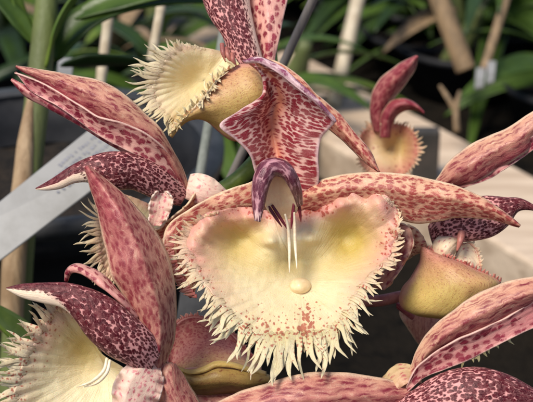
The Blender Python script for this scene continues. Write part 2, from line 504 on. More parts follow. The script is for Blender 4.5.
def fringe_mat(name, root, tip, pink, seed=0.0):
    N = NT(name)
    uvn, uv = N.uv('UVn'), N.uv('UVMap')
    sx = N.n('ShaderNodeSeparateXYZ'); N.l(uvn, sx.inputs[0])
    nf = N.noise(N.mapv(uv, (1, 1, 1), (seed, seed, seed)), 5, 3).outputs[0]
    c = N.mix(N.ss(sx.outputs[0], 0.0, 0.8), root, tip)
    pm = N.math('MULTIPLY', N.ss(nf, .54, .66), N.ss(sx.outputs[0], .9, .35))
    c = N.mix(N.math('MULTIPLY', pm, .8), c, pink)
    return N.surf(c, .4, .3, .4, N.bump(N.noise(uv, 26, 2).outputs[0], .4, .02), sss=.2)

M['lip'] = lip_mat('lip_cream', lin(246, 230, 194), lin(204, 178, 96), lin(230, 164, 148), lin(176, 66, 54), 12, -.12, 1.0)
M['lip_pink'] = lip_mat('lip_pink', lin(236, 206, 168), lin(206, 170, 96), lin(196, 96, 96), lin(160, 56, 60), 9, -.02, 2.0)
M['fringe'] = fringe_mat('fringe_cream', lin(236, 214, 158), lin(248, 234, 190), lin(208, 118, 92), 1)
M['fringe_yellow'] = fringe_mat('fringe_yellow', lin(232, 212, 130), lin(246, 232, 170), lin(206, 110, 80), 2)
M['fringe_pink'] = fringe_mat('fringe_pink', lin(226, 168, 138), lin(244, 216, 180), lin(190, 80, 80), 3)
M['fringe_rose'] = fringe_mat('fringe_rose', lin(200, 112, 104), lin(224, 160, 144), lin(170, 70, 76), 4)

def plain_mat(name, c1, c2, scale=3.0, rough=.5, trans=0.0, bump=.3, bd=.03, stretch=(1, 1, 1), spec=.4, lo=.35, hi=.65, metal=0):
    N = NT(name)
    v = N.mapv(N.obj(), stretch)
    n1 = N.noise(v, scale, 5, .6).outputs[0]
    c = N.mix(N.ss(n1, lo, hi), c1, c2)
    return N.surf(c, N.math('ADD', rough - .1, N.math('MULTIPLY', n1, .2)), trans, spec, N.bump(N.noise(v, scale * 4, 4).outputs[0], bump, bd))

M['cap'] = plain_mat('cap_ivory', lin(252, 240, 220), lin(240, 220, 196), 4, .4, .4, .2)
M['bract'] = plain_mat('bract_tan', lin(206, 178, 132), lin(178, 140, 108), 4, .45, .2)
M['white_prong'] = plain_mat('prong_white', lin(246, 236, 210), lin(236, 214, 180), 6, .35, .2)
M['callus'] = plain_mat('callus_cream', lin(244, 220, 176), lin(228, 198, 148), 5, .32, .1, .2)
M['stem'] = plain_mat('stem_green', lin(120, 140, 60), lin(92, 112, 44), 3, .45, .05)
M['darkrose'] = plain_mat('streak_maroon', lin(120, 36, 48), lin(92, 22, 40), 5, .4)
M['pedicel'] = plain_mat('pedicel_rose', lin(176, 110, 96), lin(140, 78, 72), 4, .45, .05)
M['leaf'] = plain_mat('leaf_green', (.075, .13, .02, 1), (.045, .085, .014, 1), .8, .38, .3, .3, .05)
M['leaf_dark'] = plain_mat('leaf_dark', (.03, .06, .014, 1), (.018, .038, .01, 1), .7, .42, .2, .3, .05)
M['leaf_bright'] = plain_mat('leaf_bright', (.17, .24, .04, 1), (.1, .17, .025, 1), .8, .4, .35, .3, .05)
M['bulb'] = plain_mat('bulb_sheath', (.14, .165, .055, 1), (.10, .115, .04, 1), .5, .5, .05, .5, .08, (2.2, 2.2, .25))
M['husk'] = plain_mat('dry_husk', (.42, .29, .17, 1), (.27, .17, .09, 1), .9, .6, .1, .5, .08, (2.5, 2.5, .3))
M['bamboo'] = plain_mat('bamboo', (.52, .44, .32, 1), (.40, .32, .22, 1), .7, .5, 0, .4, .05, (4, 4, .35))
M['greystake'] = plain_mat('grey_stake', (.18, .155, .14, 1), (.125, .11, .105, 1), 1.2, .5, 0, .4, .04, (4, 4, .4))
M['greenstake'] = plain_mat('weathered_stake', (.24, .25, .22, 1), (.17, .185, .16, 1), 1.2, .5, 0, .4, .04, (4, 4, .4))
M['wood'] = plain_mat('bench_wood', (.60, .47, .35, 1), (.42, .31, .22, 1), .35, .6, 0, .5, .08, (.35, 3.0, 3.0))
M['pot'] = plain_mat('black_plastic', (.012, .012, .014, 1), (.02, .02, .022, 1), 1.0, .5, 0, .15, .03, spec=.2)
M['potrim'] = plain_mat('grey_plastic', (.05, .05, .052, 1), (.03, .03, .032, 1), 1.0, .5, 0, .15, .03, spec=.25)
M['soil'] = plain_mat('bark_mix', (.03, .019, .011, 1), (.006, .004, .003, 1), 1.6, .9, 0, 1, .5)
M['ground'] = plain_mat('bench_mesh_dark', (.012, .009, .006, 1), (.002, .002, .002, 1), .9, .9, 0, 1, .4, spec=.1, lo=.45, hi=.75)
M['whitetag'] = plain_mat('white_plastic', (.29, .285, .28, 1), (.21, .205, .195, 1), .6, .4, .1, .1, .02)
M['ink'] = plain_mat('pencil_ink', (.16, .16, .19, 1), (.24, .24, .27, 1), 3, .7, 0, .1, .01)
M['clip'] = plain_mat('dark_metal', (.03, .028, .025, 1), (.055, .045, .038, 1), 1, .5, 0, .3, .03)
M['brown'] = plain_mat('dry_stem', (.26, .17, .09, 1), (.15, .10, .055, 1), 1.2, .6, 0, .5, .05, (3, 3, .4))

# ------------------------------------------------------------------ setting
def box(name, lo, hi, mat, parent=None, **k):
    (a, b, c), (d, e, f) = lo, hi
    V = [(a, b, c), (d, b, c), (d, e, c), (a, e, c), (a, b, f), (d, b, f), (d, e, f), (a, e, f)]
    F = [(0, 3, 2, 1), (4, 5, 6, 7), (0, 1, 5, 4), (1, 2, 6, 5), (2, 3, 7, 6), (3, 0, 4, 7)]
    return mesh(name, V, F, mat, parent, smooth=False, **k)

g = mesh('bench_surface', [(-600, -200, BENCH), (600, -200, BENCH), (600, 900, BENCH), (-600, 900, BENCH)], [(0, 1, 2, 3)], M['ground'], smooth=False)
tag(g, None, None, kind='structure')

# long wooden board across the bench
bz = BENCH + 2.0
a0, a1 = G(120, -42, bz), G(640, 232, bz)
dirv = (a1 - a0) / np.linalg.norm(a1 - a0)
a0 = a0 - dirv * 40; a1 = a1 + dirv * 30
near = G(300, 125, bz)
nrm = np.cross([0, 0, 1], dirv)
wd = np.dot(near - a0, nrm)
top = [a0, a1, a1 + nrm * wd, a0 + nrm * wd]
ch = np.array([0, 0, -.15]); 
V = [t + ch * 0 for t in top] + [t + np.array([0, 0, -2.0]) for t in top]
bo = mesh('wooden_board', V, [(3, 2, 1, 0), (0, 1, 5, 4), (1, 2, 6, 5), (2, 3, 7, 6), (3, 0, 4, 7), (4, 5, 6, 7)], M['wood'], smooth=False)
ang = math.atan2(dirv[1], dirv[0])
bm = bo.modifiers.new('bevel', 'BEVEL'); bm.width = .15; bm.segments = 2
tag(bo, 'pale wooden board lying diagonally across the bench behind the flowers', 'board')

# ------------------------------------------------------------------ background plants, stakes, pots
def leaf_mesh(name, p0, p1, p2, width, mat, parent, fold=.25, nu=18, nv=7, twist=0.0, tipp=.55):
    """strap leaf: quadratic curve p0->p2 through control p1"""
    p0, p1, p2 = map(np.asarray, (p0, p1, p2))
    t = np.linspace(0, 1, nu)[:, None]
    c = (1 - t) ** 2 * p0 + 2 * t * (1 - t) * p1 + t * t * p2
    T = np.gradient(c, axis=0); T /= np.linalg.norm(T, axis=1, keepdims=True)
    ref = np.array([0, 0, 1.0])
    S = np.cross(T, ref + 1e-3); S /= np.maximum(np.linalg.norm(S, axis=1, keepdims=True), 1e-3)
    Nn = np.cross(S, T)
    t1 = t[:, 0]
    wv = width * .5 * np.maximum(np.sin(np.pi * np.clip(t1, 0, 1) ** tipp) ** .7, .04) * (0.35 + .65 * np.minimum(t1 * 3 + .15, 1))
    v = np.linspace(-1, 1, nv)
    ca, sa = math.cos(twist), math.sin(twist)
    S, Nn = S * ca + Nn * sa, Nn * ca - S * sa
    X = c[:, None] + S[:, None] * (wv[:, None] * v[None])[..., None] + Nn[:, None] * (fold * wv[:, None] * np.abs(v)[None])[..., None]
    return sheet(name, X, mat, parent, solid=.06)

def pot_mesh(name, c, r, h, mat, parent, soil=True, rimmat=None):
    nseg = 40
    prof = [(r * .74, 0), (r * .78, 0.02 * h), (r * .95, .86 * h), (r * 1.04, .87 * h), (r * 1.06, h), (r * .98, h), (r * .94, .86 * h), (r * .90, .80 * h)]
    V, F = [], []
    for (rr, z) in prof:
        for k in range(nseg):
            a = 2 * math.pi * k / nseg
            V.append((c[0] + rr * math.cos(a), c[1] + rr * math.sin(a), c[2] + z))
    V = np.array(V)
    for i in range(len(prof) - 1):
        for k in range(nseg):
            F.append((i * nseg + k, i * nseg + (k + 1) % nseg, (i + 1) * nseg + (k + 1) % nseg, (i + 1) * nseg + k))
    o = mesh(name, V, F, mat, parent)
    if soil:
        sv, sf = [], []
        rings = 7
        for i in range(rings):
            for k in range(nseg):
                a = 2 * math.pi * k / nseg; rr = r * .93 * (i + .15) / (rings - 1 + .15)
                p = (c[0] + rr * math.cos(a), c[1] + rr * math.sin(a), 0)
                sv.append((p[0], p[1], c[2] + .80 * h + .35 * nz(p, 1.1, 3)))
        for i in range(rings - 1):
            for k in range(nseg):
                sf.append((i * nseg + k, i * nseg + (k + 1) % nseg, (i + 1) * nseg + (k + 1) % nseg, (i + 1) * nseg + k))
        sf.append(tuple(range(nseg)))
        mesh('bark_filling', np.array(sv), sf, M['soil'], o)
    return o

def stake(name, p0, p1, r, mat, label, cat='stake', group=None, nodes=0):
    n = 24
    pts = np.array([p0 + (p1 - p0) * t for t in np.linspace(0, 1, n)])
    rad = [r * (1 + (.12 if nodes and i % nodes == 0 else 0)) for i in range(n)]
    o = tube(name, pts, rad, mat, None, nv=14, nu=60, world=True)
    return tag(o, label, cat, group)

def plant(px, py, seed, n, length, label, mats, pot=True, spread=1.0, r=4.6, h=7.5, stems=2, lw=2.2, group='potted plants on the bench behind the board', lean=(0, 0)):
    rnd = random.Random(seed)
    c = G(px, py)
    t = thing('potted_orchid', c, label, 'plant', group)
    if pot: pot_mesh('pot', c, r, h, M['pot'], t)
    z0 = c + np.array([0, 0, h * .8])
    for k in range(stems):
        b = z0 + np.array([rnd.uniform(-1.5, 1.5), rnd.uniform(-1.5, 1.5), -.3])
        e = b + np.array([rnd.uniform(-2, 2), rnd.uniform(-2, 2), rnd.uniform(2.5, 5)])
        tube('bulb', [b, (b + e) / 2 + np.array([.3, .2, 0]), e], [.35, .6, .5, .25], M['bulb'], t, world=True, nv=10, nu=16)
    for k in range(n):
        a = rnd.uniform(0, 2 * math.pi)
        L = length * rnd.uniform(.6, 1.15)
        d = np.array([math.cos(a), math.sin(a), 0])
        up = rnd.uniform(.1, 1.0)
        b = z0 + d * .8 + np.array([0, 0, rnd.uniform(0, 2.5)])
        m = b + d * L * .35 * spread + np.array([lean[0] * .4, lean[1] * .4, L * .6 * up])
        e = b + d * L * .85 * spread + np.array([lean[0], lean[1], L * (up - .45) * .8])
        leaf_mesh('leaf', b, m, e, lw * rnd.uniform(.7, 1.25), mats[rnd.randrange(len(mats))], t, twist=rnd.uniform(-.5, .5))
    return t

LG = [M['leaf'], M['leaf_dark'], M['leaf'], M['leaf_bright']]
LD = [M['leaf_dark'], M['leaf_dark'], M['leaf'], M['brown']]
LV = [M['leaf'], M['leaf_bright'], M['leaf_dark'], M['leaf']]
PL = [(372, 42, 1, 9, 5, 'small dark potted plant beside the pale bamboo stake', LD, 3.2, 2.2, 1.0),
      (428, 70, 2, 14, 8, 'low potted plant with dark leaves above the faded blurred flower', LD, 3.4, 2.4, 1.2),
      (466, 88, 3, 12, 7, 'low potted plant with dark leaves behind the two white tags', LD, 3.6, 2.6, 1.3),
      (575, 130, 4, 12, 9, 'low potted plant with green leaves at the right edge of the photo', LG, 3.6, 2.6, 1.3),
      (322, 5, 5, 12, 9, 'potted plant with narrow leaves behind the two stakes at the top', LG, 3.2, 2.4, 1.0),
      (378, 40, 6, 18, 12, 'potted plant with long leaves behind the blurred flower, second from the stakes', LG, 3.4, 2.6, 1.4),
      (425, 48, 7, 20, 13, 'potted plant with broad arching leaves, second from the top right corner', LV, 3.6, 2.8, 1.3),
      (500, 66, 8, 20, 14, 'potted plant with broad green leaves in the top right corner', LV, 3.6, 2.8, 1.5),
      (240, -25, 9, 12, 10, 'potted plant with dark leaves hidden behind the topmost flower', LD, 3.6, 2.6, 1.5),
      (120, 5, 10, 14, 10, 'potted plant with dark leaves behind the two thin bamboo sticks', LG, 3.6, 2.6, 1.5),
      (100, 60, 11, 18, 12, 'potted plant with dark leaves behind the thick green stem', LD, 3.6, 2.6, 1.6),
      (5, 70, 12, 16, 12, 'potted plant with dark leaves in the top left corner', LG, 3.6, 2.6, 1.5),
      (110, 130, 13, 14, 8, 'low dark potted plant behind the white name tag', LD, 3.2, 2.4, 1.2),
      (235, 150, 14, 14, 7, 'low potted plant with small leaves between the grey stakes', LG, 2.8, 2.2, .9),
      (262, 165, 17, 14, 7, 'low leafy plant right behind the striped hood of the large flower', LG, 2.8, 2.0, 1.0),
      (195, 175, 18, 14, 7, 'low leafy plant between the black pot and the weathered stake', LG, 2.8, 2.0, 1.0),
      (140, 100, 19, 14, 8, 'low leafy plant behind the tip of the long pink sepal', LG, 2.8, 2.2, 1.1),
      ]
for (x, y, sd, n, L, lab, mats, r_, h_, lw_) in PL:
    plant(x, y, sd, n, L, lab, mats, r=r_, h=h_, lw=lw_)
# big green cane at the left with its leaves
cb = P(22, 300, -11)
cane = thing('orchid_cane', (P(20, 330, -11)[0], P(20, 330, -11)[1], BENCH), 'thick green cane with arching strap leaves behind the white name tag', 'plant')
tube('cane', [(10, 520, -12), (16, 330, -11), (24, 210, -10), (36, 110, -10), (45, 20, -10), (52, -60, -10)], [.42, .42, .38, .36, .33, .28], M['bulb'], cane, nv=16, nu=50)
tube('husk', [(11, 330, -10.3), (15, 250, -9.9), (22, 190, -9.7), (27, 130, -9.7), (33, 82, -9.75)], [.32, .33, .30, .24, .05], M['husk'], cane, nv=16, nu=30)
leaf_mesh('leaf', P(46, 68, -9.7), P(58, 10, -9.6), P(112, -40, -9), .75, M['leaf_bright'], cane, nu=26, twist=.5)
leaf_mesh('leaf', P(56, 62, -10.4), P(74, -10, -10.4), P(215, 2, -11), 1.0, M['leaf'], cane, nu=30, twist=-.4)
leaf_mesh('leaf', P(70, 20, -10.6), P(150, -22, -10.4), P(262, -14, -11), .95, M['leaf'], cane, nu=30, twist=-.5)
leaf_mesh('leaf', P(34, 45, -10), P(14, 5, -10), P(-40, -30, -10), .6, M['leaf'], cane, nu=22, twist=.2)
leaf_mesh('leaf', P(60, 66, -12.5), P(110, 58, -12.5), P(165, 66, -13), .62, M['leaf_dark'], cane, nu=22, twist=.9)
leaf_mesh('leaf', P(30, 40, -10.5), P(18, 10, -10.2), P(8, -30, -10), .4, M['leaf_bright'], cane, nu=22, twist=.2)
# sprout at left
tag(leaf_mesh('green_leaf', P(70, 390, -6), P(20, 330, -4.5), P(-25, 300, -4), 1.0, M['leaf_bright'], None, nu=26, twist=.5), 'bright green leaf at the left edge below the black pot', 'leaf')

# black pot at the left holding the white tag
pc = P(30, 190, -14)
lp = thing('plant_pot', (pc[0], pc[1] + 3, BENCH), 'black plant pot with a grey rim behind the lower left flower', 'pot')
o = pot_mesh('pot_body', np.array([pc[0], pc[1] + 3, BENCH]), 5.2, pc[2] - BENCH, M['pot'], lp)
rz = pc[2]; nseg = 48
V, F = [], []
for (rr, z) in ((5.50, -.42), (5.62, -.40), (5.66, .06), (5.2, .10), (5.0, 0.0)):
    for k in range(nseg):
        a = 2 * math.pi * k / nseg
        V.append((pc[0] + rr * math.cos(a), pc[1] + 3 + rr * math.sin(a), rz + z))
for i in range(4):
    for k in range(nseg):
        F.append((i * nseg + k, i * nseg + (k + 1) % nseg, (i + 1) * nseg + (k + 1) % nseg, (i + 1) * nseg + k))
mesh('rim', V, F, M['potrim'], lp)

def slab(name, quad, th, mat, parent=None, nx=1):
    q = [np.asarray(p) for p in quad]
    n = np.cross(q[1] - q[0], q[3] - q[0]); n /= np.linalg.norm(n)
    V = q + [p - n * th for p in q]
    o = mesh(name, V, [(0, 1, 2, 3), (7, 6, 5, 4), (0, 4, 5, 1), (1, 5, 6, 2), (2, 6, 7, 3), (3, 7, 4, 0)], mat, parent, smooth=False)
    return o

# white name tag with lines of writing
q = [P(-46, 238, -7), P(-2, 262, -6.8), P(160, 138, -8.2), P(118, 106, -8.4)]
q = [q[0], q[1], q[2], q[3]]
tg = thing('name_tag', q[0], 'white plastic name tag with grey lines of writing, leaning behind the left flower', 'tag')
sb = slab('tag_plate', q, .07, M['whitetag'], tg)
bv = sb.modifiers.new('bevel', 'BEVEL'); bv.width = .02
def on_tag(s, t, h):       # s along 0..1, t across 0..1 (0 = top edge)
    A = q[0] * (1 - s) + q[3] * s; B = q[1] * (1 - s) + q[2] * s
    n = np.cross(q[1] - q[0], q[3] - q[0]); n /= np.linalg.norm(n)
    if np.dot(n, FWD) > 0: n = -n
    return A * (1 - t) + B * t + n * h
rnd = random.Random(5)
V, F = [], []
for (t0, s0, s1) in ((.16, .58, .97), (.30, .50, .97), (.44, .56, .96), (.58, .46, .93), (.74, .62, .95)):
    s = s0
    while s < s1:
        L = rnd.uniform(.006, .016)
        tt = t0 + rnd.uniform(-.01, .01); hh = rnd.uniform(.045, .085)
        k = len(V)
        for (ss_, t_) in ((s, tt), (s + L, tt), (s + L * 1.1, tt + hh), (s + L * .1, tt + hh)):
            V.append(on_tag(ss_, t_, .006))
        F.append((k, k + 1, k + 2, k + 3))
        s += L + rnd.choice([.005, .006, .007, .018])
mesh('writing', V, F, M['ink'], tg, smooth=False)

# greyish tag seen between the lower flowers
q2 = [P(176, 322, -5.5), P(238, 330, -5.4), P(232, 276, -6.2), P(184, 268, -6.3)]
sb = slab('grey_tag', q2, .06, M['potrim'], None)
tag(sb, 'grey plastic tag behind the gap between the large lip and the left flower', 'tag')

# small white tags in the background
for i, (x, y, ww, hh, lab) in enumerate(((479, 78, 9, 20, 'small white tag, left one of the two in the dark leaves'),
                                       (490, 72, 8, 22, 'small white tag, right one of the two in the dark leaves'),
                                       (64, 68, 15, 20, 'small white tag beside the thick green cane'))):
    d = -31 if i < 2 else -14
    qq = [P(x - ww / 2, y + hh / 2, d), P(x + ww / 2, y + hh / 2 - 2, d), P(x + ww / 2 + 2, y - hh / 2, d - 1), P(x - ww / 2 + 2, y - hh / 2, d - 1)]
    tag(slab('white_tag', qq, .1, M['whitetag']), lab, 'tag', 'small white tags')

# stakes
stake('bamboo_stake', G(333, 106, bz), P(372, -60, -40), .32, M['bamboo'], 'thick pale bamboo stake standing on the wooden board', nodes=9)
stake('support_stake', P(225, 190, -7), P(336, -50, -4), .105, M['greystake'], 'dark grey stake slanting behind the striped hood of the large flower')
stake('support_stake', P(196, 200, -8), P(234, -30, -8), .125, M['greenstake'], 'grey green weathered stake below the topmost yellow flower')
stake('bamboo_stake', P(96, 120, -16), P(113, -20, -16), .16, M['bamboo'], 'thin yellowish bamboo stick above the long pink sepal', nodes=8)
stake('bamboo_stake', P(148, 78, -14), P(166, -20, -14), .14, M['bamboo'], 'thin bamboo stick behind the fringe of the topmost flower', nodes=8)
stake('dry_stem', P(466, 70, -36), P(432, -20, -36), .45, M['brown'], 'pale brown dry stem standing among the dark pots', 'stem')
stake('dry_stem', P(484, 70, -34), P(512, -20, -36), .2, M['brown'], 'thin dry stem rising from the two white tags', 'stem')
tg2 = thing('forked_twig', P(455, 130, -32), 'forked dry twig in front of the black pots', 'twig')
tube('twig', [(457, 132, -31), (456, 112, -31), (460, 92, -32)], [.14, .13, .08], M['brown'], tg2, nv=8, nu=14)
tube('twig', [(456, 112, -31), (448, 98, -31), (440, 86, -31.5)], [.12, .11, .07], M['brown'], tg2, nv=8, nu=14)

# dark bracket on the board
cpos = G(424, 180, bz)
cl = box('metal_bracket', cpos + np.array([-.55, -.2, 0]), cpos + np.array([.55, .4, 2.2]), M['clip'])
bv = cl.modifiers.new('bevel', 'BEVEL'); bv.width = .12; bv.segments = 2
tag(cl, 'small dark metal bracket on the edge of the wooden board', 'bracket')

# flower stem
st = tube('flower_stem', [(170, 560, -9), (158, 430, -5), (150, 330, -3.2), (166, 255, -3.2), (200, 205, -2.8), (240, 178, -2.6), (275, 130, -2.9), (270, 60, -3.2), (268, -40, -3.6)],
          [.30, .28, .25, .22, .20, .20, .18, .17, .15], M['stem'], None, nv=14, nu=90)
tag(st, 'green flower stem that carries all the orchid blossoms', 'stem')

# ------------------------------------------------------------------ flowers
GRP = 'orchid flowers on the stem'
def flower(loc, label, group=GRP):
    return thing('orchid_flower', P(*loc), label, 'flower', group)

def clampf(x): return np.clip(x, 0, 1)

def polar_lip(parent, centre, outline, mat, frmat, dens, tints, pinks, hfun, nth=220, nr=46, pw=1.8, fr_n=110, fr_w=.10, curl=.25, seed=1, solid=.06, name='lip', jit=.45, bias=None):
    """outline rows: (px, py, depth, tooth length in px); hfun(x, y, r) extra depth in cm"""
    O = np.array(outline, float)
    Oc = np.concatenate([O, O[:1]])
    L = np.r_[0, np.cumsum(np.linalg.norm(np.diff(Oc[:, :2], axis=0), axis=1))]
    Ow = np.concatenate([O[-3:-1], O[-1:], Oc, O[1:3]])
    Lw = np.r_[0, np.cumsum(np.linalg.norm(np.diff(Ow[:, :2], axis=0), axis=1))]
    s0 = Lw[3]
    def at(n):
        s = s0 + np.linspace(0, L[-1], n, endpoint=False)
        a = cr_at(Ow, s, Lw); a[:, 3] = np.interp(s, Lw, Ow[:, 3])
        return a
    E = at(nth)
    c = np.array(centre, float)
    # small scallops in the rim
    for i in range(nth):
        k = 1 + .012 * mnoise.noise(Vector((i * .35 * 300 / nth, seed, 0))) + .014 * mnoise.noise(Vector((i * .11 * 300 / nth, seed, 4)))
        E[i, :2] = c[:2] + (E[i, :2] - c[:2]) * k
    def surf(e, r):
        x = c[0] + (e[0] - c[0]) * r; y = c[1] + (e[1] - c[1]) * r
        d = c[2] + (e[2] - c[2]) * r ** pw + hfun(x, y, r)
        return x, y, d
    V, den, tint, pink, uv, uvp = [], [], [], [], [], []
    for k in range(nr + 1):
        r = max(k / nr, .012)
        for i in range(nth):
            x, y, d = surf(E[i], r)
            d += .035 * mnoise.noise(Vector((x * .05, y * .05, seed))) * r + .018 * mnoise.noise(Vector((x * .13, y * .13, seed + 5)))
            # radial pleats towards the fringe
            d += .03 * max(0, r - .55) / .45 * math.sin(i / nth * 2 * math.pi * 34 + 3 * mnoise.noise(Vector((i * .05, seed, 2)))) * min(1, E[i, 3] / 12)
            V.append(P(x, y, d)); uv.append((x * PXS + seed, -y * PXS + seed))
            uvp.append((r * 2.2, i / nth * L[-1] * PXS)); den.append(dens(x, y, r)); tint.append(tints(x, y, r)); pink.append(pinks(x, y, r))
    F = gridF(nr + 1, nth, True) + [tuple(range(nth))]
    o = mesh(name, V, F, mat, parent, uv, uvp, {'den': den, 'tint': tint, 'pink': pink}, solid,
             rimw=[1 - min(1, max(0, (max(k / nr, .012) - .8) / .2)) ** 1.5 for k in range(nr + 1) for i in range(nth)])
    if fr_n:
        B = at(fr_n)
        S0 = np.array([surf(b, .975) for b in B])
        S1 = np.array([surf(b, .80) for b in B])
        base = np.array([P(*q) for q in S0]); inn = np.array([P(*q) for q in S1])
        od = base - inn
        nd = np.linalg.norm(od, axis=1, keepdims=True)
        fl = od + FWD[None] * (od @ -FWD)[:, None] * .75      # tongues spread flatter than the bowl
        if bias: fl = fl / np.linalg.norm(fl, axis=1, keepdims=True) + np.array([bias(*b[:2]) for b in B])[:, :1] * RGT + np.array([bias(*b[:2]) for b in B])[:, 1:] * UPV
        fw = np.array([fr_w(*b[:2]) for b in B]) if callable(fr_w) else fr_w
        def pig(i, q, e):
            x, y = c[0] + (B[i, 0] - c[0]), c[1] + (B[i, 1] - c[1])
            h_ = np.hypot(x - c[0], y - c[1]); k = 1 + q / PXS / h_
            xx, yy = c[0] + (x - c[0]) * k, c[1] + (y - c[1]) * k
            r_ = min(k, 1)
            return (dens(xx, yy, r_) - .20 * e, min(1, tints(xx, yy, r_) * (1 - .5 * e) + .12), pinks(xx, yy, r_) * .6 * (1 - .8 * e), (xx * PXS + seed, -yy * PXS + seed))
        fringe('fringe', base, fl, B[:, 3] * PXS * 1.4, fw, mat, o, curl=curl, seed=seed, jit=jit, root=.34, pig=pig, rdir=od / nd)
    return o

gs = lambda x, y, cx, cy, s, sy=None: math.exp(-((x - cx) / s) ** 2 - ((y - cy) / (sy or s)) ** 2)

# ---- A: the large centre flower
fa = flower((285, 190, -1.2), 'large centre orchid flower with a wide cream fringed lip and striped hood')
outA = [(270, 211, -.5, 0), (246, 207, -.25, 0), (225, 209, .05, 0), (204, 215, .2, 3), (190, 224, .3, 8), (184, 238, .35, 11), (187, 254, .4, 15), (196, 269, .45, 19),
        (206, 285, .55, 22), (217, 300, .7, 22), (229, 314, .85, 24), (243, 326, 1.0, 28), (258, 335, 1.1, 33), (275, 338, 1.15, 35), (292, 335, 1.1, 34),
        (310, 335, 1.1, 34), (326, 332, 1.1, 33), (340, 323, 1.0, 32), (349, 310, .8, 26), (356, 295, .65, 20), (366, 281, .5, 17), (380, 268, .4, 14),
        (391, 255, .3, 12), (397, 240, .25, 8), (399, 222, .25, 6), (395, 206, .25, 5), (387, 196, .2, 2), (370, 191, .1, 0), (350, 193, 0, 0), (330, 200, -.2, 0), (312, 208, -.4, 0), (292, 212, -.55, 0)]
def hA(x, y, r):
    f = 1 - r ** 5
    h = -.8 * f * gs(x, y, 236, 236, 30, 26) - .8 * f * gs(x, y, 350, 236, 30, 28)
    h += -.45 * f * gs(x, y, 296, 262, 24, 14) + .12 * f * gs(x, y, 285, 238, 16, 10)
    h += .25 * gs(x, y, 290, 318, 40, 18) * f + .22 * gs(x, y, 271, 241, 9, 5) + .18 * gs(x, y, 310, 239, 9, 5) + .08 * gs(x, y, 300, 262, 5, 14)
    top_ = min(1, max(0, (266 - y) / 30))
    h += top_ * max(0, (r - .62) / .38) ** 1.5 * (.11 * math.sin(x * .16 + y * .11) + .07 * math.sin(x * .33 - y * .21 + 1))
    if r > .86: h -= top_ * 2.6 * (r - .86) ** 1.15
    h += .07 * gs(x, y, 284, 232, 3, 22) - .05 * gs(x, y, 278, 230, 3, 18) - .05 * gs(x, y, 291, 230, 3, 18)
    return h
def denA(x, y, r):
    d = -.30
    d += .62 * gs(x, y, 308, 318, 10, 26) + .40 * gs(x, y, 288, 322, 26, 20) + .32 * gs(x, y, 258, 308, 18, 30) + .2 * gs(x, y, 330, 310, 16, 24)
    d += .48 * max(0, (r - .70) / .30) * (1 if (x > 350 or y > 250) else .9)
    d += .62 * gs(x, y, 316, 210, 17, 9) + .5 * gs(x, y, 262, 213, 16, 6) + .3 * gs(x, y, 388, 236, 16, 22)
    return d
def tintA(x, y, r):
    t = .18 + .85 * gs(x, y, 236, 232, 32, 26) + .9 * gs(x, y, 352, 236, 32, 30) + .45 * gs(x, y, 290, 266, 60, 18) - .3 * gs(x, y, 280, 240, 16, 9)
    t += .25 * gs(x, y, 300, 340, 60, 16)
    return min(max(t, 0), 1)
def pinkA(x, y, r):
    return max(0, (r - .58) / .42) ** 1.4 * (1.1 if y < 262 else max(0, .9 - (y - 262) / 70)) + .55 * gs(x, y, 312, 209, 26, 8) + .4 * gs(x, y, 262, 212, 22, 6)
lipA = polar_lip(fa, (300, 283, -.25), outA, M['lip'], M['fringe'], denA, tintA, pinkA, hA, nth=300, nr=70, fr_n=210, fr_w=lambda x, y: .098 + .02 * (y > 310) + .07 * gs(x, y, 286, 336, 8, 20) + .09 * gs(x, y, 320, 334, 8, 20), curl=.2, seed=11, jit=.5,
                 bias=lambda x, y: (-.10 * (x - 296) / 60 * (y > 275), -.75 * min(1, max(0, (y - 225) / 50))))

def blob(name, c, rx, ry, rz, mat, parent, seed=0):
    V, F = [], []
    nu, nv = 20, 28
    cc = P(*c)
    for i in range(nu + 1):
        th = math.pi * i / nu
        for j in range(nv):
            ph = 2 * math.pi * j / nv
            k = 1 + (.03 if name == 'callus' else .16) * nz((math.sin(th) * math.cos(ph), math.cos(th), math.sin(th) * math.sin(ph)), 1.6, seed)
            V.append(cc + RGT * rx * PXS * math.sin(th) * math.cos(ph) * k + UPV * ry * PXS * math.cos(th) * k - FWD * rz * PXS * math.sin(th) * math.sin(ph) * k)
    return mesh(name, V, gridF(nu + 1, nv, True), mat, parent)
blob('callus', (300.5, 286, -.22), 11, 8.5, 13, M['callus'], lipA)
# fat tongues at the foot of the lip
# column A: arched hood with a beak, cream cavity
edgetube('column', [(254.5, 221, 1.1), (252, 205, 1.0), (251.5, 190, .95), (254, 174, .9), (262, 161, .85), (275, 157.5, .8), (288, 162, .8), (297, 174, .75), (302, 190, .6), (303, 205, .35)],
         [(260.5, 222, 1.1), (265, 205, 1.0), (268, 192, .95), (272, 181, .9), (275, 177, .85), (279, 177, .8), (283, 179, .8), (288, 186, .75), (293, 196, .6), (297, 207, .35)],
         [1.0, 1.1, 1.3, 1.3, .9], M['lilac_column'], fa, nu=70, seed=2.2, den=lambda u, v: .12 * np.sin(v * 2 * np.pi) - .05 * (u < .2), tint=lambda u, v: clampf((.12 - u) * 8) * .8)
sheet('column_cavity', petal_grid([(268, 172, .80), (264, 182, .80), (262, 194, .72), (264, 204, .55), (270, 213, .32), (278, 219, .12)], [(284, 172, .80), (290, 182, .72), (295, 193, .60), (298, 203, .42), (297, 211, .25), (290, 219, .1)], -.22, 44, 28, ripple=.02), M['cavity'], fa, seed=1.1, rough=.03, tint=lambda u, v: clampf(.9 - 1.6 * u), den=lambda u, v: -.3 + 0 * u)
tube('column_prong', [(285, 214, .4), (287.5, 224, .33), (289, 240, .3), (289.5, 273, .45)], [.02, .03, .034, .026, .008], M['white_prong'], fa, nv=10, nu=30)
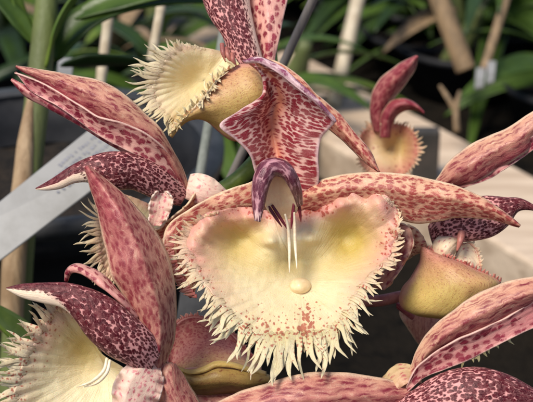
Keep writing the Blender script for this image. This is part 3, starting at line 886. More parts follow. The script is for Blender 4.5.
tube('column_prong', [(294, 212, .35), (294.5, 222, .32), (295, 240, .3), (297, 269, .45)], [.02, .03, .034, .026, .008], M['white_prong'], fa, nv=10, nu=30)
for (p, q_) in (((268, 206, .42), (282, 227, .32)), ((272, 205, .4), (288, 230, .3)), ((294, 203, .35), (291, 229, .3)), ((299, 204, .3), (301, 222, .15))):
    m_ = tuple((p[k] + q_[k]) / 2 for k in range(3))
    tube('column_foot', [p, m_, q_], [.025, .035, .03, .008], M['darkrose'], fa, nv=8, nu=16)

# hood A: two wings folded along the midrib (rows top -> bottom; left edge, left mid, rib, right mid, right edge)
rowsH = [[(246, 61, -.6), (252, 60, -.4), (262, 64, -.1), (268, 65, -.15), (276, 67, -.2)],
         [(262, 76, -.6), (262, 74, -.4), (268, 80, -.45), (282, 76, .15), (297, 86, .3)],
         [(263, 92, -.4), (264, 92, -.35), (270, 95, -.75), (294, 93, .15), (317, 103, .45)],
         [(240, 110, .15), (256, 106, -.05), (271, 110, -.95), (304, 112, .05), (335, 122, .5)],
         [(220, 126, .45), (246, 122, .05), (272, 126, -1.0), (302, 126, -.1), (330, 128, .35)],
         [(237, 141, .2), (254, 138, -.15), (274, 141, -.9), (299, 140, -.2), (321, 139, .05)],
         [(250, 155, .0), (261, 154, -.25), (276, 156, -.8), (299, 156, -.3), (318, 157, -.05)],
         [(255, 172, -.2), (266, 172, -.35), (279, 173, -.75), (301, 173, -.4), (319, 173, -.2)],
         [(262, 195, -.5), (272, 196, -.5), (284, 197, -.6), (302, 194, -.55), (318, 190, -.45)]]
gh = loft([PP(r) for r in rowsH], 80, 48)
rib = lambda u, v: np.exp(-((v - .5) / .10) ** 2)
sheet('hood', gh, M['hood'], fa, solid=.035, seed=.4, rough=.02, rs=2.2, shear=-.35,
      den=lambda u, v: .08 - .34 * rib(u, v) * (u > .2), tint=lambda u, v: clampf(rib(u, v) * 1.0 + clampf((u - .6) * .7)))
# rolled band along the top right rim of the hood
ge = petal_grid([(243, 61, -.35), (258, 57.5, .0), (278, 65, .2), (298, 82, .5), (319, 101, .65), (336, 121.5, .52)],
                [(246, 63, -.3), (260, 63, .05), (277, 72, .25), (297, 87.5, .5), (318, 104.5, .62), (335, 122.5, .5)], .06, 50, 12)
M['lilac'] = petal_mat('rim_lilac', lin(236, 204, 206), lin(196, 134, 156), lin(140, 60, 96), 9, .2, .26, .12, vein=.6, vein_scale=14, seed=9., vein_col=lin(150, 76, 110))
sheet('hood_rim', ge, M['lilac'], fa, solid=.04, seed=.8)

# sepal behind the hood, right sepal, left petal
sheet('sepal', petal_grid([(255, 60, -1.4), (276, 62, -1.1), (296, 74, -.8), (319, 96, -.7), (339, 113, -.7), (356, 133, -.6), (370, 151, -.5), (379.5, 172, -.4)],
                          [(262, 85, -1.4), (276, 92, -1.1), (296, 104, -.9), (313, 116, -.8), (330, 130, -.75), (346, 144, -.65), (363, 160, -.5), (379, 172.5, -.4)], .25, 64, 26, prof=keel(.6)),
      M['mottle'], fa, seed=.9, rough=.03, tint=lambda u, v: .45 + .3 * v, den=lambda u, v: .02 + 0 * u)
sheet('sepal', petal_grid([(296, 190, -.8), (312, 184, -.5), (335, 176.5, -.3), (365, 173, -.2), (391, 173.5, -.15), (414, 175.5, -.1), (441, 182, -.05), (471, 192.5, 0), (498, 207, .1), (520, 225.5, .15)],
                          [(296, 214, -.9), (312, 213, -.75), (335, 212, -.6), (365, 213, -.5), (391, 217, -.4), (412, 222, -.35), (436, 221, -.25), (462, 217, -.15), (490, 219, 0), (519, 226.5, .12)], .30, 90, 34, prof=keel(.36)),
      M['mottle'], fa, seed=1.7, rough=.035, tint=lambda u, v: clampf(.1 + .5 * v + .3 * u), den=lambda u, v: .04 - .16 * clampf((.22 - v) * 5))
sheet('petal', petal_grid([(262, 176, -.9), (248, 183, -.8), (232, 188, -.75), (211, 197, -.7), (188, 210, -.6), (166, 228, -.5), (163, 250, -.45), (174, 280, -.4), (190, 298, -.5)],
                          [(275, 215, -1.3), (262, 222, -1.3), (248, 226, -1.3), (232, 232, -1.3), (216, 238, -1.2), (202, 246, -1.1), (198, 262, -.9), (197, 280, -.7), (193, 297, -.5)], .2, 70, 26, ripple=.05),
      M['mottle'], fa, seed=2.5, rough=.04, tint=lambda u, v: .3 + 0 * u, den=lambda u, v: .05 + 0 * u)
# back of the fringed lip showing at the sides, rosy
bs = np.array([P(*p) for p in ((187, 228, -.2), (176, 238, -.2), (174, 250, -.2), (177, 262, -.15), (182, 274, -.1), (190, 286, -.05), (197, 296, 0))])
bs = cr(bs, 26)
fringe('lip_hairs', bs, np.array([[-1, 0, -.35]] * 26), np.full(26, .24), .06, M['fringe_rose'], lipA, seed=5, curl=.1)
sheet('petal', petal_grid([(398, 222, -.6), (408, 226, -.55), (414, 240, -.5), (408, 258, -.5), (398, 274, -.5), (384, 290, -.5)],
                          [(385, 226, -.9), (388, 238, -.9), (388, 250, -.9), (384, 262, -.9), (378, 276, -.8), (372, 288, -.8)], .15, 44, 18, ripple=.08),
      M['rosy'], fa, seed=3.1, rough=.05)
tube('pedicel', [(285, 215, -1.5), (320, 270, -2.4), (345, 297, -2.2), (375, 301, -2.0), (402, 296, -2.0)], [.1, .12, .13, .13, .12], M['pedicel'], fa, nv=12, nu=40)

# ---- B: topmost flower, lip seen from the side
fb = flower((250, 60, -1.8), 'topmost orchid flower, its yellow lip seen from the side and fringed at the left')
outB = [(228, 54, -1.7, 0), (212, 49, -1.5, 0), (196, 47, -1.4, 2), (182, 46, -1.3, 5), (172, 53, -1.2, 14), (163, 63, -1.1, 24), (156, 76, -1.0, 24), (152, 88, -.95, 22), (152, 98, -.9, 20),
        (158, 108, -.85, 16), (168, 119, -.7, 10), (174, 128, -.65, 8), (184, 118, -.6, 6), (194, 108, -.6, 8), (205, 97, -.6, 12), (216, 82, -.7, 10), (228, 70, -.9, 5), (240, 66, -1.2, 0)]
polar_lip(fb, (205, 80, -1.4), outB, M['lip'], M['fringe'], lambda x, y, r: -.22 + .2 * max(0, r - .7) / .3 + .12 * gs(x, y, 160, 98, 16, 16), lambda x, y, r: min(1, .15 + .35 * gs(x, y, 195, 80, 26, 20) + .5 * gs(x, y, 172, 122, 16, 14)),
          lambda x, y, r: max(0, (r - .8) / .2) * .35 + .3 * gs(x, y, 180, 46, 14, 6), lambda x, y, r: -.5 * (1 - r ** 3) * gs(x, y, 196, 82, 26), nth=180, nr=36, fr_n=120, fr_w=.085, curl=.1, seed=21, jit=.55)
sheet('lip_pouch', petal_grid([(170, 136, -.75), (184, 117, -.7), (200, 103, -.7), (210, 90, -.8), (222, 75, -.9), (236, 66, -1.0), (252, 64, -1.0), (266, 70, -1.1)],
                              [(171, 137, -.75), (190, 120, -.9), (206, 122, -1.1), (218, 131, -1.2), (230, 139, -1.3), (246, 140, -1.3), (260, 130, -1.3), (270, 112, -1.3)], .5, 56, 26),
      M['pouch'], fb, seed=.3, rough=.04, tint=lambda u, v: clampf(.75 - v * 1.3), den=lambda u, v: .12 - .2 * v)
bs = cr(PP([(176, 128, -.6), (190, 110, -.5), (203, 96, -.5), (214, 82, -.6), (226, 70, -.75), (238, 65, -.85)]), 26)
fringe('pouch_fringe', bs, np.array([[-.6, -.3, .9]] * 26), np.full(26, .22), .07, M['fringe'], fb, seed=8, curl=.1, jit=.9)
edgetube('column', [(200, -14, -1.6), (203, 2, -1.5), (211, 20, -1.4), (222, 36, -1.3), (229, 54, -1.3), (238, 70, -1.3)],
         [(250, -14, -1.6), (250, 2, -1.5), (253, 20, -1.4), (257, 38, -1.3), (262, 56, -1.3), (266, 72, -1.3)], .8, M['column'], fb, seed=4.4,
         den=lambda u, v: .16 * np.cos((v - .28) * 2 * np.pi) - .16 * clampf((u - .55) * 2.4) - .35 * np.exp(-((v - .5) / .08) ** 2) - .45 * clampf((v - .36) * 9) * (v < .6), tint=lambda u, v: .95 * clampf((v - .34) * 8) * (v < .6))
sheet('sepal', petal_grid([(245, -14, -1.9), (247, 2, -1.8), (253, 20, -1.7), (258, 40, -1.6), (262, 58, -1.5), (266, 76, -1.4)],
                          [(290, -14, -1.7), (287, 2, -1.6), (283, 20, -1.5), (279, 40, -1.4), (275, 58, -1.4), (272, 76, -1.4)], .22, 50, 26, prof=keel(.5)), M['blotch'], fb, seed=5.2, rough=.03, den=lambda u, v: -.08 * (v > .75) + 0 * u)
for k, (x0, y0, x1, y1) in enumerate(((222, 44, 226, 62), (226, 48, 232, 64), (232, 54, 236, 66))):
    tube('column_foot', [(x0, y0, -.9), ((x0 + x1) / 2 - 1, (y0 + y1) / 2, -.8), (x1, y1, -.85)], [.05, .05, .02], M['pedicel'], fb, nv=8, nu=14)

# ---- C: upper left flower
fc = flower((186, 190, -1.2), 'upper left orchid flower with a long pink sepal pointing up to the left')
sheet('sepal', petal_grid([(16, 66.5, -.6), (38, 69.5, -.5), (62, 73, -.4), (89, 78.5, -.3), (107, 84.5, -.25), (127, 97, -.25), (143, 111, -.3), (159, 127, -.4), (170, 145, -.6), (180, 163, -.8), (190, 188, -1.1)],
                          [(17, 67.5, -.55), (36, 79, -.45), (60, 97, -.35), (84, 113, -.25), (102, 124, -.2), (120, 132, -.2), (136, 139, -.25), (150, 147, -.35), (160, 156, -.5), (170, 170, -.7), (182, 190, -1.0)], .24, 90, 36, prof=keel(.42)),
      M['streak'], fc, seed=.7, rough=.035, tint=lambda u, v: clampf(.1 + v * 1.1 - .25 * u), den=lambda u, v: -.06 + .10 * v)
sheet('petal', petal_grid([(15, 72, -.35), (36, 80, -.3), (60, 92.5, -.15), (82, 106, 0), (98, 117, .1), (118, 121, .1), (134, 127.5, .0), (155, 140, -.2), (168, 152, -.45), (184, 176, -.9)],
                          [(15.5, 73, -.35), (30, 90, -.4), (58, 106.5, -.3), (76, 119, -.2), (92, 131, -.15), (110, 142, -.15), (128, 151, -.2), (150, 163, -.35), (166, 173, -.55), (183, 188, -.9)], -.07, 80, 26),
      M['blotch'], fc, seed=1.3, rough=.025, tint=lambda u, v: clampf(.8 - u * 1.2), den=lambda u, v: .03 + .05 * u)
sheet('petal', petal_grid([(12, 79, -.6), (26, 86, -.55), (46, 98, -.5), (70, 112, -.5), (92, 126, -.5), (112, 139, -.5), (140, 160, -.6)],
                          [(11.5, 80.5, -.6), (24, 95, -.6), (44, 106, -.55), (66, 118, -.5), (82, 127, -.5), (104, 141, -.5), (140, 161, -.6)], .1, 60, 14), M['blotch'], fc, seed=2.9, den=lambda u, v: .06 + 0 * u, tint=lambda u, v: .5 + 0 * u)
edgetube('column', [(35.5, 188, .0), (46, 182, .05), (54, 177, .1), (71, 165.5, .1), (85, 158.5, .05), (105, 152, 0), (123, 151.5, -.1), (142, 156.5, -.3), (159, 165, -.5), (176, 177, -.8), (190, 190, -1.1)],
         [(36, 190, .0), (48, 190.5, .05), (60, 189, .1), (76, 183, .1), (90, 183, .05), (103, 188, 0), (118, 190, -.1), (132, 190, -.3), (145, 195, -.5), (160, 202, -.8), (180, 206, -1.1)], [.8, .7, .7, .8], M['column'], fc, nu=80, seed=6.1,
         den=lambda u, v: .20 - .28 * clampf((u - .5) * 2) + .35 * clampf((.36 - u) * 6) * (v < .27) - .75 * clampf((.42 - u) * 5) * (v > .27) * (v < .75), tint=lambda u, v: clampf((.44 - u) * 6) * (v > .27) * (v < .75))
outC = [(150, 205, -1.6, 0), (130, 196, -1.5, 0), (115, 192, -1.4, 0), (105, 196, -1.3, 4), (101, 206, -1.2, 14), (99, 216, -1.1, 18), (98, 226, -1.0, 20), (98, 236, -.95, 20), (99, 248, -.95, 20), (100, 260, -.95, 18), (104, 274, -.95, 14), (120, 282, -1, 0), (140, 276, -1.1, 0), (156, 262, -1.2, 0), (166, 244, -1.3, 0), (170, 224, -1.5, 0)]
polar_lip(fc, (132, 232, -1.6), outC, M['lip'], M['fringe_pink'], lambda x, y, r: -.3 + .3 * max(0, r - .7) / .3, lambda x, y, r: .3, lambda x, y, r: max(0, (r - .7) / .3) * .8, lambda x, y, r: 0, nth=120, nr=24, fr_n=84, fr_w=.07, curl=.1, seed=31)
# pale petal lobes beside the column
sheet('petal', petal_grid([(148, 226, -.6), (149, 212, -.55), (150, 200, -.5), (156, 191, -.5), (164, 190, -.55)], [(160, 226, -.6), (168, 216, -.5), (172, 207, -.5), (173, 198, -.5), (168, 191, -.55)], -.10, 36, 20, ripple=.08), M['pale'], fc, seed=3.7, rough=.05, den=lambda u, v: .0 + .08 * u, tint=lambda u, v: .8 - .8 * u)
sheet('petal', petal_grid([(190, 174, -1.1), (198, 173, -1.0), (208, 176, -1.0), (218, 183, -1.05), (228, 193, -1.15)], [(185, 198, -1.0), (196, 203, -.95), (206, 204, -.95), (216, 202, -1.0), (227, 195, -1.15)], .10, 40, 24), M['pale'], fc, seed=4.3, rough=.03,
      tint=lambda u, v: .5 * v, den=lambda u, v: -.1 + .1 * v)
sheet('petal', petal_grid([(150, 232, -.85), (160, 226, -.75), (172, 216, -.7), (184, 206, -.7), (193, 196, -.8), (196, 186, -1.0)], [(160, 246, -.95), (172, 236, -.9), (182, 226, -.85), (192, 215, -.9), (198, 206, -.95), (200, 192, -1.1)], -.12, 44, 20, ripple=.09), M['mottle'], fc, seed=5.1, rough=.05,
      tint=lambda u, v: clampf(v), den=lambda u, v: -.02 + .1 * v)
sheet('petal', petal_grid([(158, 262, -1.2), (160, 244, -1.0), (168, 232, -.9), (180, 222, -.9)], [(178, 262, -1.2), (180, 248, -1.1), (184, 238, -1.0), (186, 226, -.95)], .1, 30, 16), M['mottle'], fc, seed=5.9, den=lambda u, v: .06 + 0 * u)

# ---- D: lower left flower, nearest
fd = flower((160, 372, .6), 'lower left orchid flower with a dark maroon column and a rosy pointed sepal')
sheet('sepal', petal_grid([(86, 167.5, .5), (89.5, 184, .7), (93, 198, .85), (96.5, 211, .95), (101, 228, 1.05), (105, 245, 1.1), (108, 260, 1.15), (112, 277, 1.2), (121, 293, 1.15), (131, 310, 1.1), (139, 330, 1.0), (142, 352, .9), (150, 374, .7)],
                          [(88, 166.5, .5), (99, 174, .65), (112, 183, .75), (124, 194, .8), (136, 205.5, .8), (152, 225, .75), (162, 242, .7), (168, 256, .65), (173, 276, .6), (176, 296, .55), (176, 318, .55), (172, 342, .55), (163, 368, .55)], .60, 110, 44, prof=keel(.62)),
      M['rosy'], fd, seed=.2, rough=.04, rs=1.1, tint=lambda u, v: clampf(.75 - 1.0 * np.abs(v - .35) - .25 * (u > .6) + .2 * (u < .3)), den=lambda u, v: -.04 + .08 * (1 - v) + .06 * clampf((u - .6) * 3))
sheet('petal', petal_grid([(65, 281, .8), (66, 270, .9), (74, 264, 1.0), (90, 268, 1.1), (105, 277, 1.2), (121, 292, 1.25), (138, 316, 1.1)],
                          [(67, 281, .8), (71, 273, 1.0), (80, 273, 1.2), (92, 280, 1.35), (104, 289, 1.45), (118, 301, 1.45), (137, 318, 1.15)], .12, 60, 20), M['blotch'], fd, seed=.6, rough=.04, tint=lambda u, v: .1 + .3 * v, den=lambda u, v: -.06 + 0 * u)
edgetube('column', [(6, 287.5, 1.5), (20, 284, 1.55), (44, 282.5, 1.6), (67, 282.5, 1.6), (85, 286.5, 1.6), (108, 296, 1.55), (122, 305, 1.5), (136, 317, 1.4), (152, 333, 1.2), (163, 350, .9)],
         [(6.5, 289.5, 1.5), (20, 297, 1.55), (42, 303, 1.6), (64, 309, 1.6), (76, 321, 1.6), (84, 333, 1.55), (94, 344, 1.5), (109, 356, 1.4), (130, 366, 1.2), (148, 376, .9)], [.7, .6, .6, .7, .8], M['column'], fd, nu=90, nv=36, seed=7.3,
         den=lambda u, v: .30 - .32 * clampf((u - .52) * 2.4) + .30 * clampf((.4 - u) * 6) * (v < .25) - .9 * clampf((v - (.18 + .34 * clampf((u - .22) * 4.0) + .3 * (u > .5))) * 12) * (v < .75), tint=lambda u, v: clampf((v - (.17 + .34 * clampf((u - .22) * 4.0) + .3 * (u > .5))) * 12) * (v < .75))
outD = [(100, 352, .7, 0), (84, 318, .9, 0), (70, 304, 1.0, 2), (56, 306, 1.1, 14), (47, 320, 1.15, 20), (38, 336, 1.2, 22), (29, 351, 1.25, 24), (21, 368, 1.3, 26), (15, 386, 1.35, 28), (12, 404, 1.4, 28), (16, 425, 1.45, 26), (35, 445, 1.5, 20), (65, 455, 1.4, 15), (100, 450, 1.2, 10), (130, 430, 1.0, 0), (140, 400, .8, 0), (128, 372, .7, 0)]
ld = polar_lip(fd, (106, 366, .35), outD, M['lip'], M['fringe'], lambda x, y, r: -.24 + .5 * max(0, (r - .5) / .5) * (x < 75), lambda x, y, r: min(1, .1 + .75 * gs(x, y, 84, 348, 24, 26)),
          lambda x, y, r: max(0, (r - .7) / .3) * (.75 if y < 350 else .35) * (x < 80), lambda x, y, r: -.25 * (1 - r ** 3) * gs(x, y, 84, 352, 26), nth=200, nr=40, fr_n=150, fr_w=.088, curl=.15, seed=41, jit=.55)
tube('column_prong', [(107, 358, 1.5), (104, 370, 1.6), (94, 380, 1.6), (77, 387, 1.5)], [.03, .034, .034, .026, .008], M['white_prong'], fd, nv=10, nu=26)
tube('column_prong', [(110, 360, 1.5), (107, 372, 1.6), (98, 382, 1.6), (84, 387, 1.5)], [.03, .034, .034, .026, .008], M['white_prong'], fd, nv=10, nu=26)
sheet('petal', petal_grid([(112, 410, 1.1), (113, 388, 1.15), (120, 372, 1.15), (132, 362, 1.1), (146, 360, 1.0)], [(152, 420, 1.0), (160, 398, 1.0), (163, 386, .95), (163, 376, .9), (158, 366, .85)], .22, 60, 40, ripple=.10, seed=2, prof=keel(.3)), M['pale'], fd, seed=1.9, rough=.07, den=lambda u, v: -.04 + .12 * v, tint=lambda u, v: .15 + .6 * np.abs(v - .3))
sheet('petal', petal_grid([(158, 420, .7), (158, 395, .75), (158, 378, .75), (164, 364, .7), (172, 362, .6)], [(205, 420, .3), (199, 402, .35), (192, 388, .4), (184, 374, .45), (176, 363, .55)], .3, 40, 26), M['rosy'], fd, seed=2.8, rough=.05, tint=lambda u, v: .1 + .4 * v, den=lambda u, v: -.1 + 0 * u)

# ---- E: right flower with yellow pouch
fe = flower((432, 240, -1.4), 'right orchid flower with a smooth yellow pouch hanging below a dark column')
sheet('sepal', petal_grid([(434, 182, -1.5), (447, 164, -1.3), (467, 147, -1.2), (488, 136.5, -1.1), (509, 128, -1.0), (533, 112, -.9), (560, 98, -.8)],
                          [(446, 192, -1.5), (461, 186, -1.3), (480, 180, -1.15), (502, 167, -1.05), (522, 154, -.95), (536, 144, -1.1), (566, 122, -1.0)], .3, 70, 34, prof=keel(.45)),
      M['streak'], fe, seed=3.3, rough=.03, tint=lambda u, v: clampf(.05 + .9 * v), den=lambda u, v: -.1 + .14 * v)
sheet('petal', petal_grid([(446, 188, -1.3), (462, 176, -1.1), (482, 165, -1.0), (504, 152, -.9), (524, 140, -.85), (545, 128, -.8)],
                          [(450, 193, -1.4), (466, 187, -1.25), (486, 180.5, -1.15), (507, 168, -1.05), (525, 156, -1.0), (548, 138, -.9)], -.05, 60, 20), M['blotch'], fe, seed=3.9, rough=.02, tint=lambda u, v: clampf(.1 + .8 * u), den=lambda u, v: .02 + 0 * u)
edgetube('column', [(428, 226, -1.3), (436, 214, -1.1), (452, 206, -1.0), (470, 198, -.9), (486, 195.5, -.9), (505, 197, -.9), (520, 198, -.9), (536, 206, -.9), (550, 216, -.9)],
         [(434, 248, -1.3), (444, 246, -1.1), (458, 243, -1.0), (474, 241, -.9), (494, 236, -.9), (508, 226, -.9), (520, 211, -.9), (534, 211, -.9), (549, 218, -.9)], .75, M['column'], fe, nu=70, seed=8.8,
         den=lambda u, v: .0 + .35 * clampf((u - .45) * 3), tint=lambda u, v: 0 * u)
sheet('petal', petal_grid([(408, 224, -1.2), (416, 228, -1.1), (424, 238, -1.1), (428, 250, -1.2)], [(404, 262, -1.6), (410, 258, -1.5), (416, 254, -1.4), (424, 252, -1.3)], .15, 30, 18), M['mottle'], fe, seed=4.1, den=lambda u, v: -.06 + 0 * u)
pg = petal_grid([(421, 247, -1.25), (419.5, 263, -1.15), (412, 276, -1.05), (403.5, 287, -1.05), (399, 299, -1.1), (401, 307, -1.2), (408, 311, -1.35)],
                [(424, 247, -1.2), (446, 257, -.7), (462, 263, -.5), (480, 272, -.5), (500, 282, -.6), (470, 318, -.9), (430, 316, -1.2)], .9, 70, 44, prof=lambda v: (4 * v * (1 - v)) ** .7)
sheet('lip_pouch', pg, M['pouch'], fe, seed=.9, rough=.03, tint=lambda u, v: clampf(.95 - 1.7 * u + .3 * v), den=lambda u, v: .14 - .3 * u + .1 * v)
rm = cr(PP([(426, 247, -1.1), (446, 256, -.6), (462, 262, -.4), (480, 271, -.4), (500, 281, -.5)]), 24)
fringe('rim_fringe', rm, np.array([[.3, -.2, .9]] * 24), np.full(24, .11), .07, M['fringe_rose'], fe, seed=15, curl=.05)
sheet('lip_lobe', petal_grid([(432, 252, -1.0), (434, 242, -.95), (440, 236, -.95), (448, 235, -.95), (457, 238, -.95)], [(445, 260, -.85), (450, 258, -.8), (454, 254, -.8), (457, 248, -.85), (459, 241, -.95)], .25, 36, 22), M['cavity'], fe, seed=6.6, tint=lambda u, v: .3 + 0 * u)
lb = petal_grid([(455, 258, -.95), (459, 248, -.95), (466, 243, -.95), (473, 246, -.95), (478, 255, -.95), (480, 266, -.9)], [(459, 264, -.75), (463, 263, -.75), (466, 263, -.75), (470, 265, -.75), (474, 268, -.75), (479, 272, -.75)], -.12, 40, 20)
sheet('lip_lobe', lb, M['cavity'], fe, seed=7.2)
bs = cr(PP([(462, 245, -.93), (468, 243, -.93), (473, 246, -.93), (478, 255, -.93), (480, 266, -.9)]), 18)
fringe('lobe_fringe', bs, np.array([[1, 0, .5]] * 18), np.full(18, .10), .07, M['fringe_pink'], fe, seed=16, curl=.05)
tube('column_prong', [(462, 232, -.7), (460, 242, -.6), (457, 251, -.6)], [.09, .07, .02], M['pedicel'], fe, nv=10, nu=16)

# ---- F: lower right flower
ff = flower((402, 388, .6), 'lower right orchid flower with a broad spotted sepal over a maroon speckled column')
sheet('sepal', petal_grid([(404, 384, .7), (412, 362, .85), (421, 344, .95), (434, 327, 1.05), (454, 310, 1.15), (481, 293, 1.2), (505, 282, 1.2), (533, 277.5, 1.2), (565, 274, 1.2)],
                          [(410, 388, .7), (420, 374, .7), (434, 358, .95), (452, 345, 1.1), (472, 336, 1.15), (494, 328, 1.15), (515, 318, 1.15), (536, 306, 1.15), (568, 292, 1.15)], .34, 90, 40, prof=keel(.45)),
      M['streak'], ff, seed=4.7, rough=.035, tint=lambda u, v: clampf(-.1 + 1.0 * v + .15 * u), den=lambda u, v: -.08 + .12 * v)
sheet('petal', petal_grid([(406, 386, 1.0), (416, 368, 1.15), (436, 351, 1.3), (455, 340, 1.4), (482, 328, 1.4), (505, 318, 1.35), (534, 300, 1.3), (566, 284, 1.3)],
                          [(408, 392, 1.0), (424, 378, 1.05), (446, 369, 1.15), (466, 361, 1.2), (494, 347, 1.2), (514, 337, 1.2), (536, 327, 1.2), (568, 312, 1.2)], -.06, 84, 30), M['blotch'], ff, seed=5.5, rough=.03,
      tint=lambda u, v: clampf(.15 + .6 * u), den=lambda u, v: .05 - .10 * (u > .7))
edgetube('column', [(392, 404, .9), (410, 392, 1.1), (431, 378, 1.25), (458, 368, 1.35), (480, 367, 1.4), (505, 373, 1.4), (534, 388, 1.35), (560, 404, 1.3)],
         [(400, 440, .9), (420, 440, 1.1), (440, 440, 1.25), (460, 440, 1.35), (480, 440, 1.4), (505, 436, 1.4), (530, 430, 1.35), (556, 420, 1.3)], .6, M['column'], ff, nu=70, nv=40, seed=9.6,
         den=lambda u, v: .06 + .3 * clampf((u - .3) * 2), tint=lambda u, v: 0 * u)
sheet('sepal', petal_grid([(196, 416, .6), (221, 401, .9), (251, 388, 1.1), (278, 379.5, 1.2), (303, 374, 1.2), (330, 372, 1.15), (360, 374.5, 1.05), (386, 379, .95), (410, 386, .8)],
                          [(200, 430, .6), (230, 432, .9), (258, 434, 1.0), (284, 434, 1.1), (308, 432, 1.1), (334, 430, 1.05), (362, 424, .95), (388, 416, .85), (412, 404, .8)], .35, 80, 34, prof=keel(.4)), M['streak'], ff, seed=6.4, rough=.035,
      tint=lambda u, v: clampf(.25 + .9 * v), den=lambda u, v: -.02 + .1 * v)
sheet('bract', petal_grid([(376, 392, .55), (384, 378, .62), (393, 367, .66), (402, 363, .68), (411, 365, .70), (420, 372, .70)], [(388, 400, .9), (396, 391, .98), (403, 386, 1.0), (409, 383, .98), (415, 383, .9), (421, 384, .8)], .07, 40, 24, ripple=.04), M['bracts'], ff, seed=3.3, rough=.05, tint=lambda u, v: .25 + .75 * v, den=lambda u, v: -.02 + .1 * v)
bs = cr(PP([(462, 352, .6), (474, 346, .6), (486, 340, .6), (498, 335, .6), (508, 330, .6)]), 18)
lf2 = sheet('lip', petal_grid([(462, 330, .3), (480, 320, .3), (500, 312, .3), (514, 304, .3)], [(463, 354, .6), (478, 347, .6), (494, 340, .6), (508, 332, .6)], .1, 30, 16), M['cavity'], ff, seed=3)
fringe('fringe', bs, np.array([[.15, -.4, -1]] * 18), np.full(18, .30), .10, M['fringe_yellow'], lf2, seed=17, curl=.1)

# ---- G: low centre flower seen from the back
fg = flower((220, 378, -1.6), 'small pink fringed flower low in the centre, half hidden under the large lip')
sheet('lip', petal_grid([(168, 366, -1.2), (166, 345, -1.3), (170, 331, -1.4), (178, 322, -1.5), (191, 316.5, -1.6), (211, 320, -1.7), (228, 330, -1.8), (242, 345, -1.8), (258, 362, -1.8)],
                        [(176, 368, -.9), (182, 370, -.85), (190, 370, -.8), (198, 369, -.8), (206, 367, -.8), (216, 364, -.85), (228, 364, -.9), (242, 366, -1.0), (262, 372, -1.2)], -.35, 60, 34), M['pinklip'], fg, seed=8.1, rough=.06,
      tint=lambda u, v: clampf((v - .6) * 2.2), den=lambda u, v: .1 - .4 * v)
bs = cr(PP([(167, 360, -1.15), (166, 345, -1.3), (170, 331, -1.4), (178, 322, -1.5), (191, 316.5, -1.6), (211, 320, -1.7), (228, 330, -1.8), (242, 345, -1.8), (256, 360, -1.8)]), 60)
od = np.array([b - P(205, 355, -1.4) for b in bs])
fringe('fringe', bs, od, np.full(60, .10), .06, M['fringe_rose'], fg, seed=18, curl=.0)
sheet('lip_rim', petal_grid([(176, 366, -.85), (190, 370, -.75), (202, 367, -.7), (216, 361, -.7), (230, 362, -.75), (246, 366, -.85), (266, 372, -1.1)],
                            [(176, 368, -.8), (190, 374, -.65), (204, 372, -.6), (217, 367, -.6), (230, 367, -.65), (246, 371, -.75), (266, 376, -1.0)], .08, 50, 12), M['pouch'], fg, seed=2.2, den=lambda u, v: -.15 + 0 * u)
M['pouch_green'] = petal_mat('pouch_olive', lin(176, 148, 84), lin(140, 104, 62), lin(120, 66, 50), 10, .5, .0, .1, vein=.2, seed=12., trans=.15)
sheet('lip_pouch', petal_grid([(172, 366, -.9), (190, 373, -.75), (204, 371, -.7), (217, 366, -.7), (230, 366, -.75), (246, 370, -.85), (270, 376, -1.1)],
                              [(180, 384, -1.2), (194, 392, -1.1), (206, 394, -1.1), (218, 394, -1.1), (232, 393, -1.1), (248, 392, -1.15), (268, 384, -1.3)], .35, 50, 26), M['pouch_green'], fg, seed=3.2, rough=.03, tint=lambda u, v: clampf(v * 1.1))
sheet('sepal', petal_grid([(176, 380, -1.6), (194, 386, -1.3), (216, 388, -1.2), (240, 388, -1.2), (262, 386, -1.4)], [(176, 420, -1.6), (196, 424, -1.3), (216, 426, -1.2), (240, 424, -1.2), (266, 418, -1.4)], .3, 40, 20), M['rosy'], fg, seed=4.2, den=lambda u, v: -.1 + 0 * u, tint=lambda u, v: .2 + 0 * u)

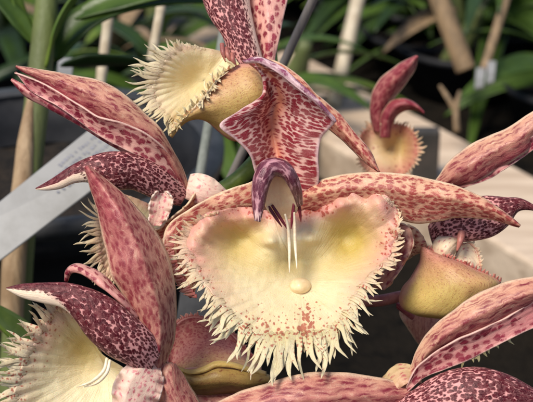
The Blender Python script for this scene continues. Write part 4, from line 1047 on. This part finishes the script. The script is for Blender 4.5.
# ---- I: pinkish pouch under E
fi = flower((430, 322, -2.6), 'dull pink flower behind the yellow pouch, below it')
sheet('lip_pouch', petal_grid([(402, 300, -2.6), (400, 314, -2.5), (408, 328, -2.4), (416, 340, -2.4), (424, 350, -2.5)], [(460, 300, -2.6), (458, 314, -2.5), (450, 326, -2.4), (442, 338, -2.4), (432, 350, -2.5)], .5, 40, 26), M['rosy'], fi, seed=9.2, den=lambda u, v: -.3 + 0 * u, tint=lambda u, v: .1 + 0 * u)
sheet('sepal', petal_grid([(396, 302, -2.3), (404, 306, -2.2), (414, 312, -2.2)], [(397, 308, -2.3), (410, 318, -2.2), (420, 326, -2.3)], .08, 24, 12), M['rosy'], fi, seed=9.9, tint=lambda u, v: .8 + 0 * u)

# ---- H: blurred flower further back
fh = flower((385, 150, -8), 'blurred orchid flower with a raised rosy sepal in front of the wooden board')
sheet('sepal', petal_grid([(374, 132, -8), (370, 112, -7.9), (371, 98, -7.8), (380, 80, -7.6), (396, 66, -7.4), (416, 56, -7.2)], [(384, 134, -8), (386, 116, -7.9), (394, 100, -7.8), (404, 86, -7.6), (413, 72, -7.4), (418, 57, -7.2)], .35, 44, 24), M['rosy'], fh, seed=10.2, rough=.03, tint=lambda u, v: .75 + 0 * u, den=lambda u, v: .12 + 0 * u)
sheet('petal', petal_grid([(380, 138, -7.8), (383, 112, -7.6), (392, 101, -7.5), (404, 99, -7.4), (416, 104, -7.4), (424, 112, -7.4)], [(390, 138, -7.8), (393, 122, -7.7), (400, 113, -7.6), (408, 110, -7.5), (416, 110, -7.45), (424, 114, -7.4)], .25, 44, 20), M['rosy'], fh, seed=10.9, tint=lambda u, v: .9 + 0 * u, den=lambda u, v: .15 + 0 * u)
outH = [(385, 124, -7.8, 3), (370, 126, -7.8, 8), (360, 136, -7.7, 9), (358, 150, -7.6, 9), (362, 166, -7.5, 8), (376, 176, -7.5, 6), (394, 178, -7.5, 6), (410, 170, -7.5, 9), (418, 156, -7.6, 10), (418, 142, -7.7, 10), (412, 130, -7.8, 9), (400, 124, -7.8, 4)]
polar_lip(fh, (388, 150, -8.2), outH, M['lip_pink'], M['fringe_rose'], lambda x, y, r: -.2 + .25 * r, lambda x, y, r: min(1, .9 * gs(x, y, 398, 146, 20, 18)), lambda x, y, r: .8 * max(0, (r - .5) / .5), lambda x, y, r: .25 * math.sin(x * .2) * r, nth=90, nr=18, fr_n=50, fr_w=.08, seed=51)
tube('pedicel', [(384, 150, -8.3), (372, 175, -8.4), (350, 210, -7)], [.12, .13, .12], M['pedicel'], fh, nv=10, nu=20)
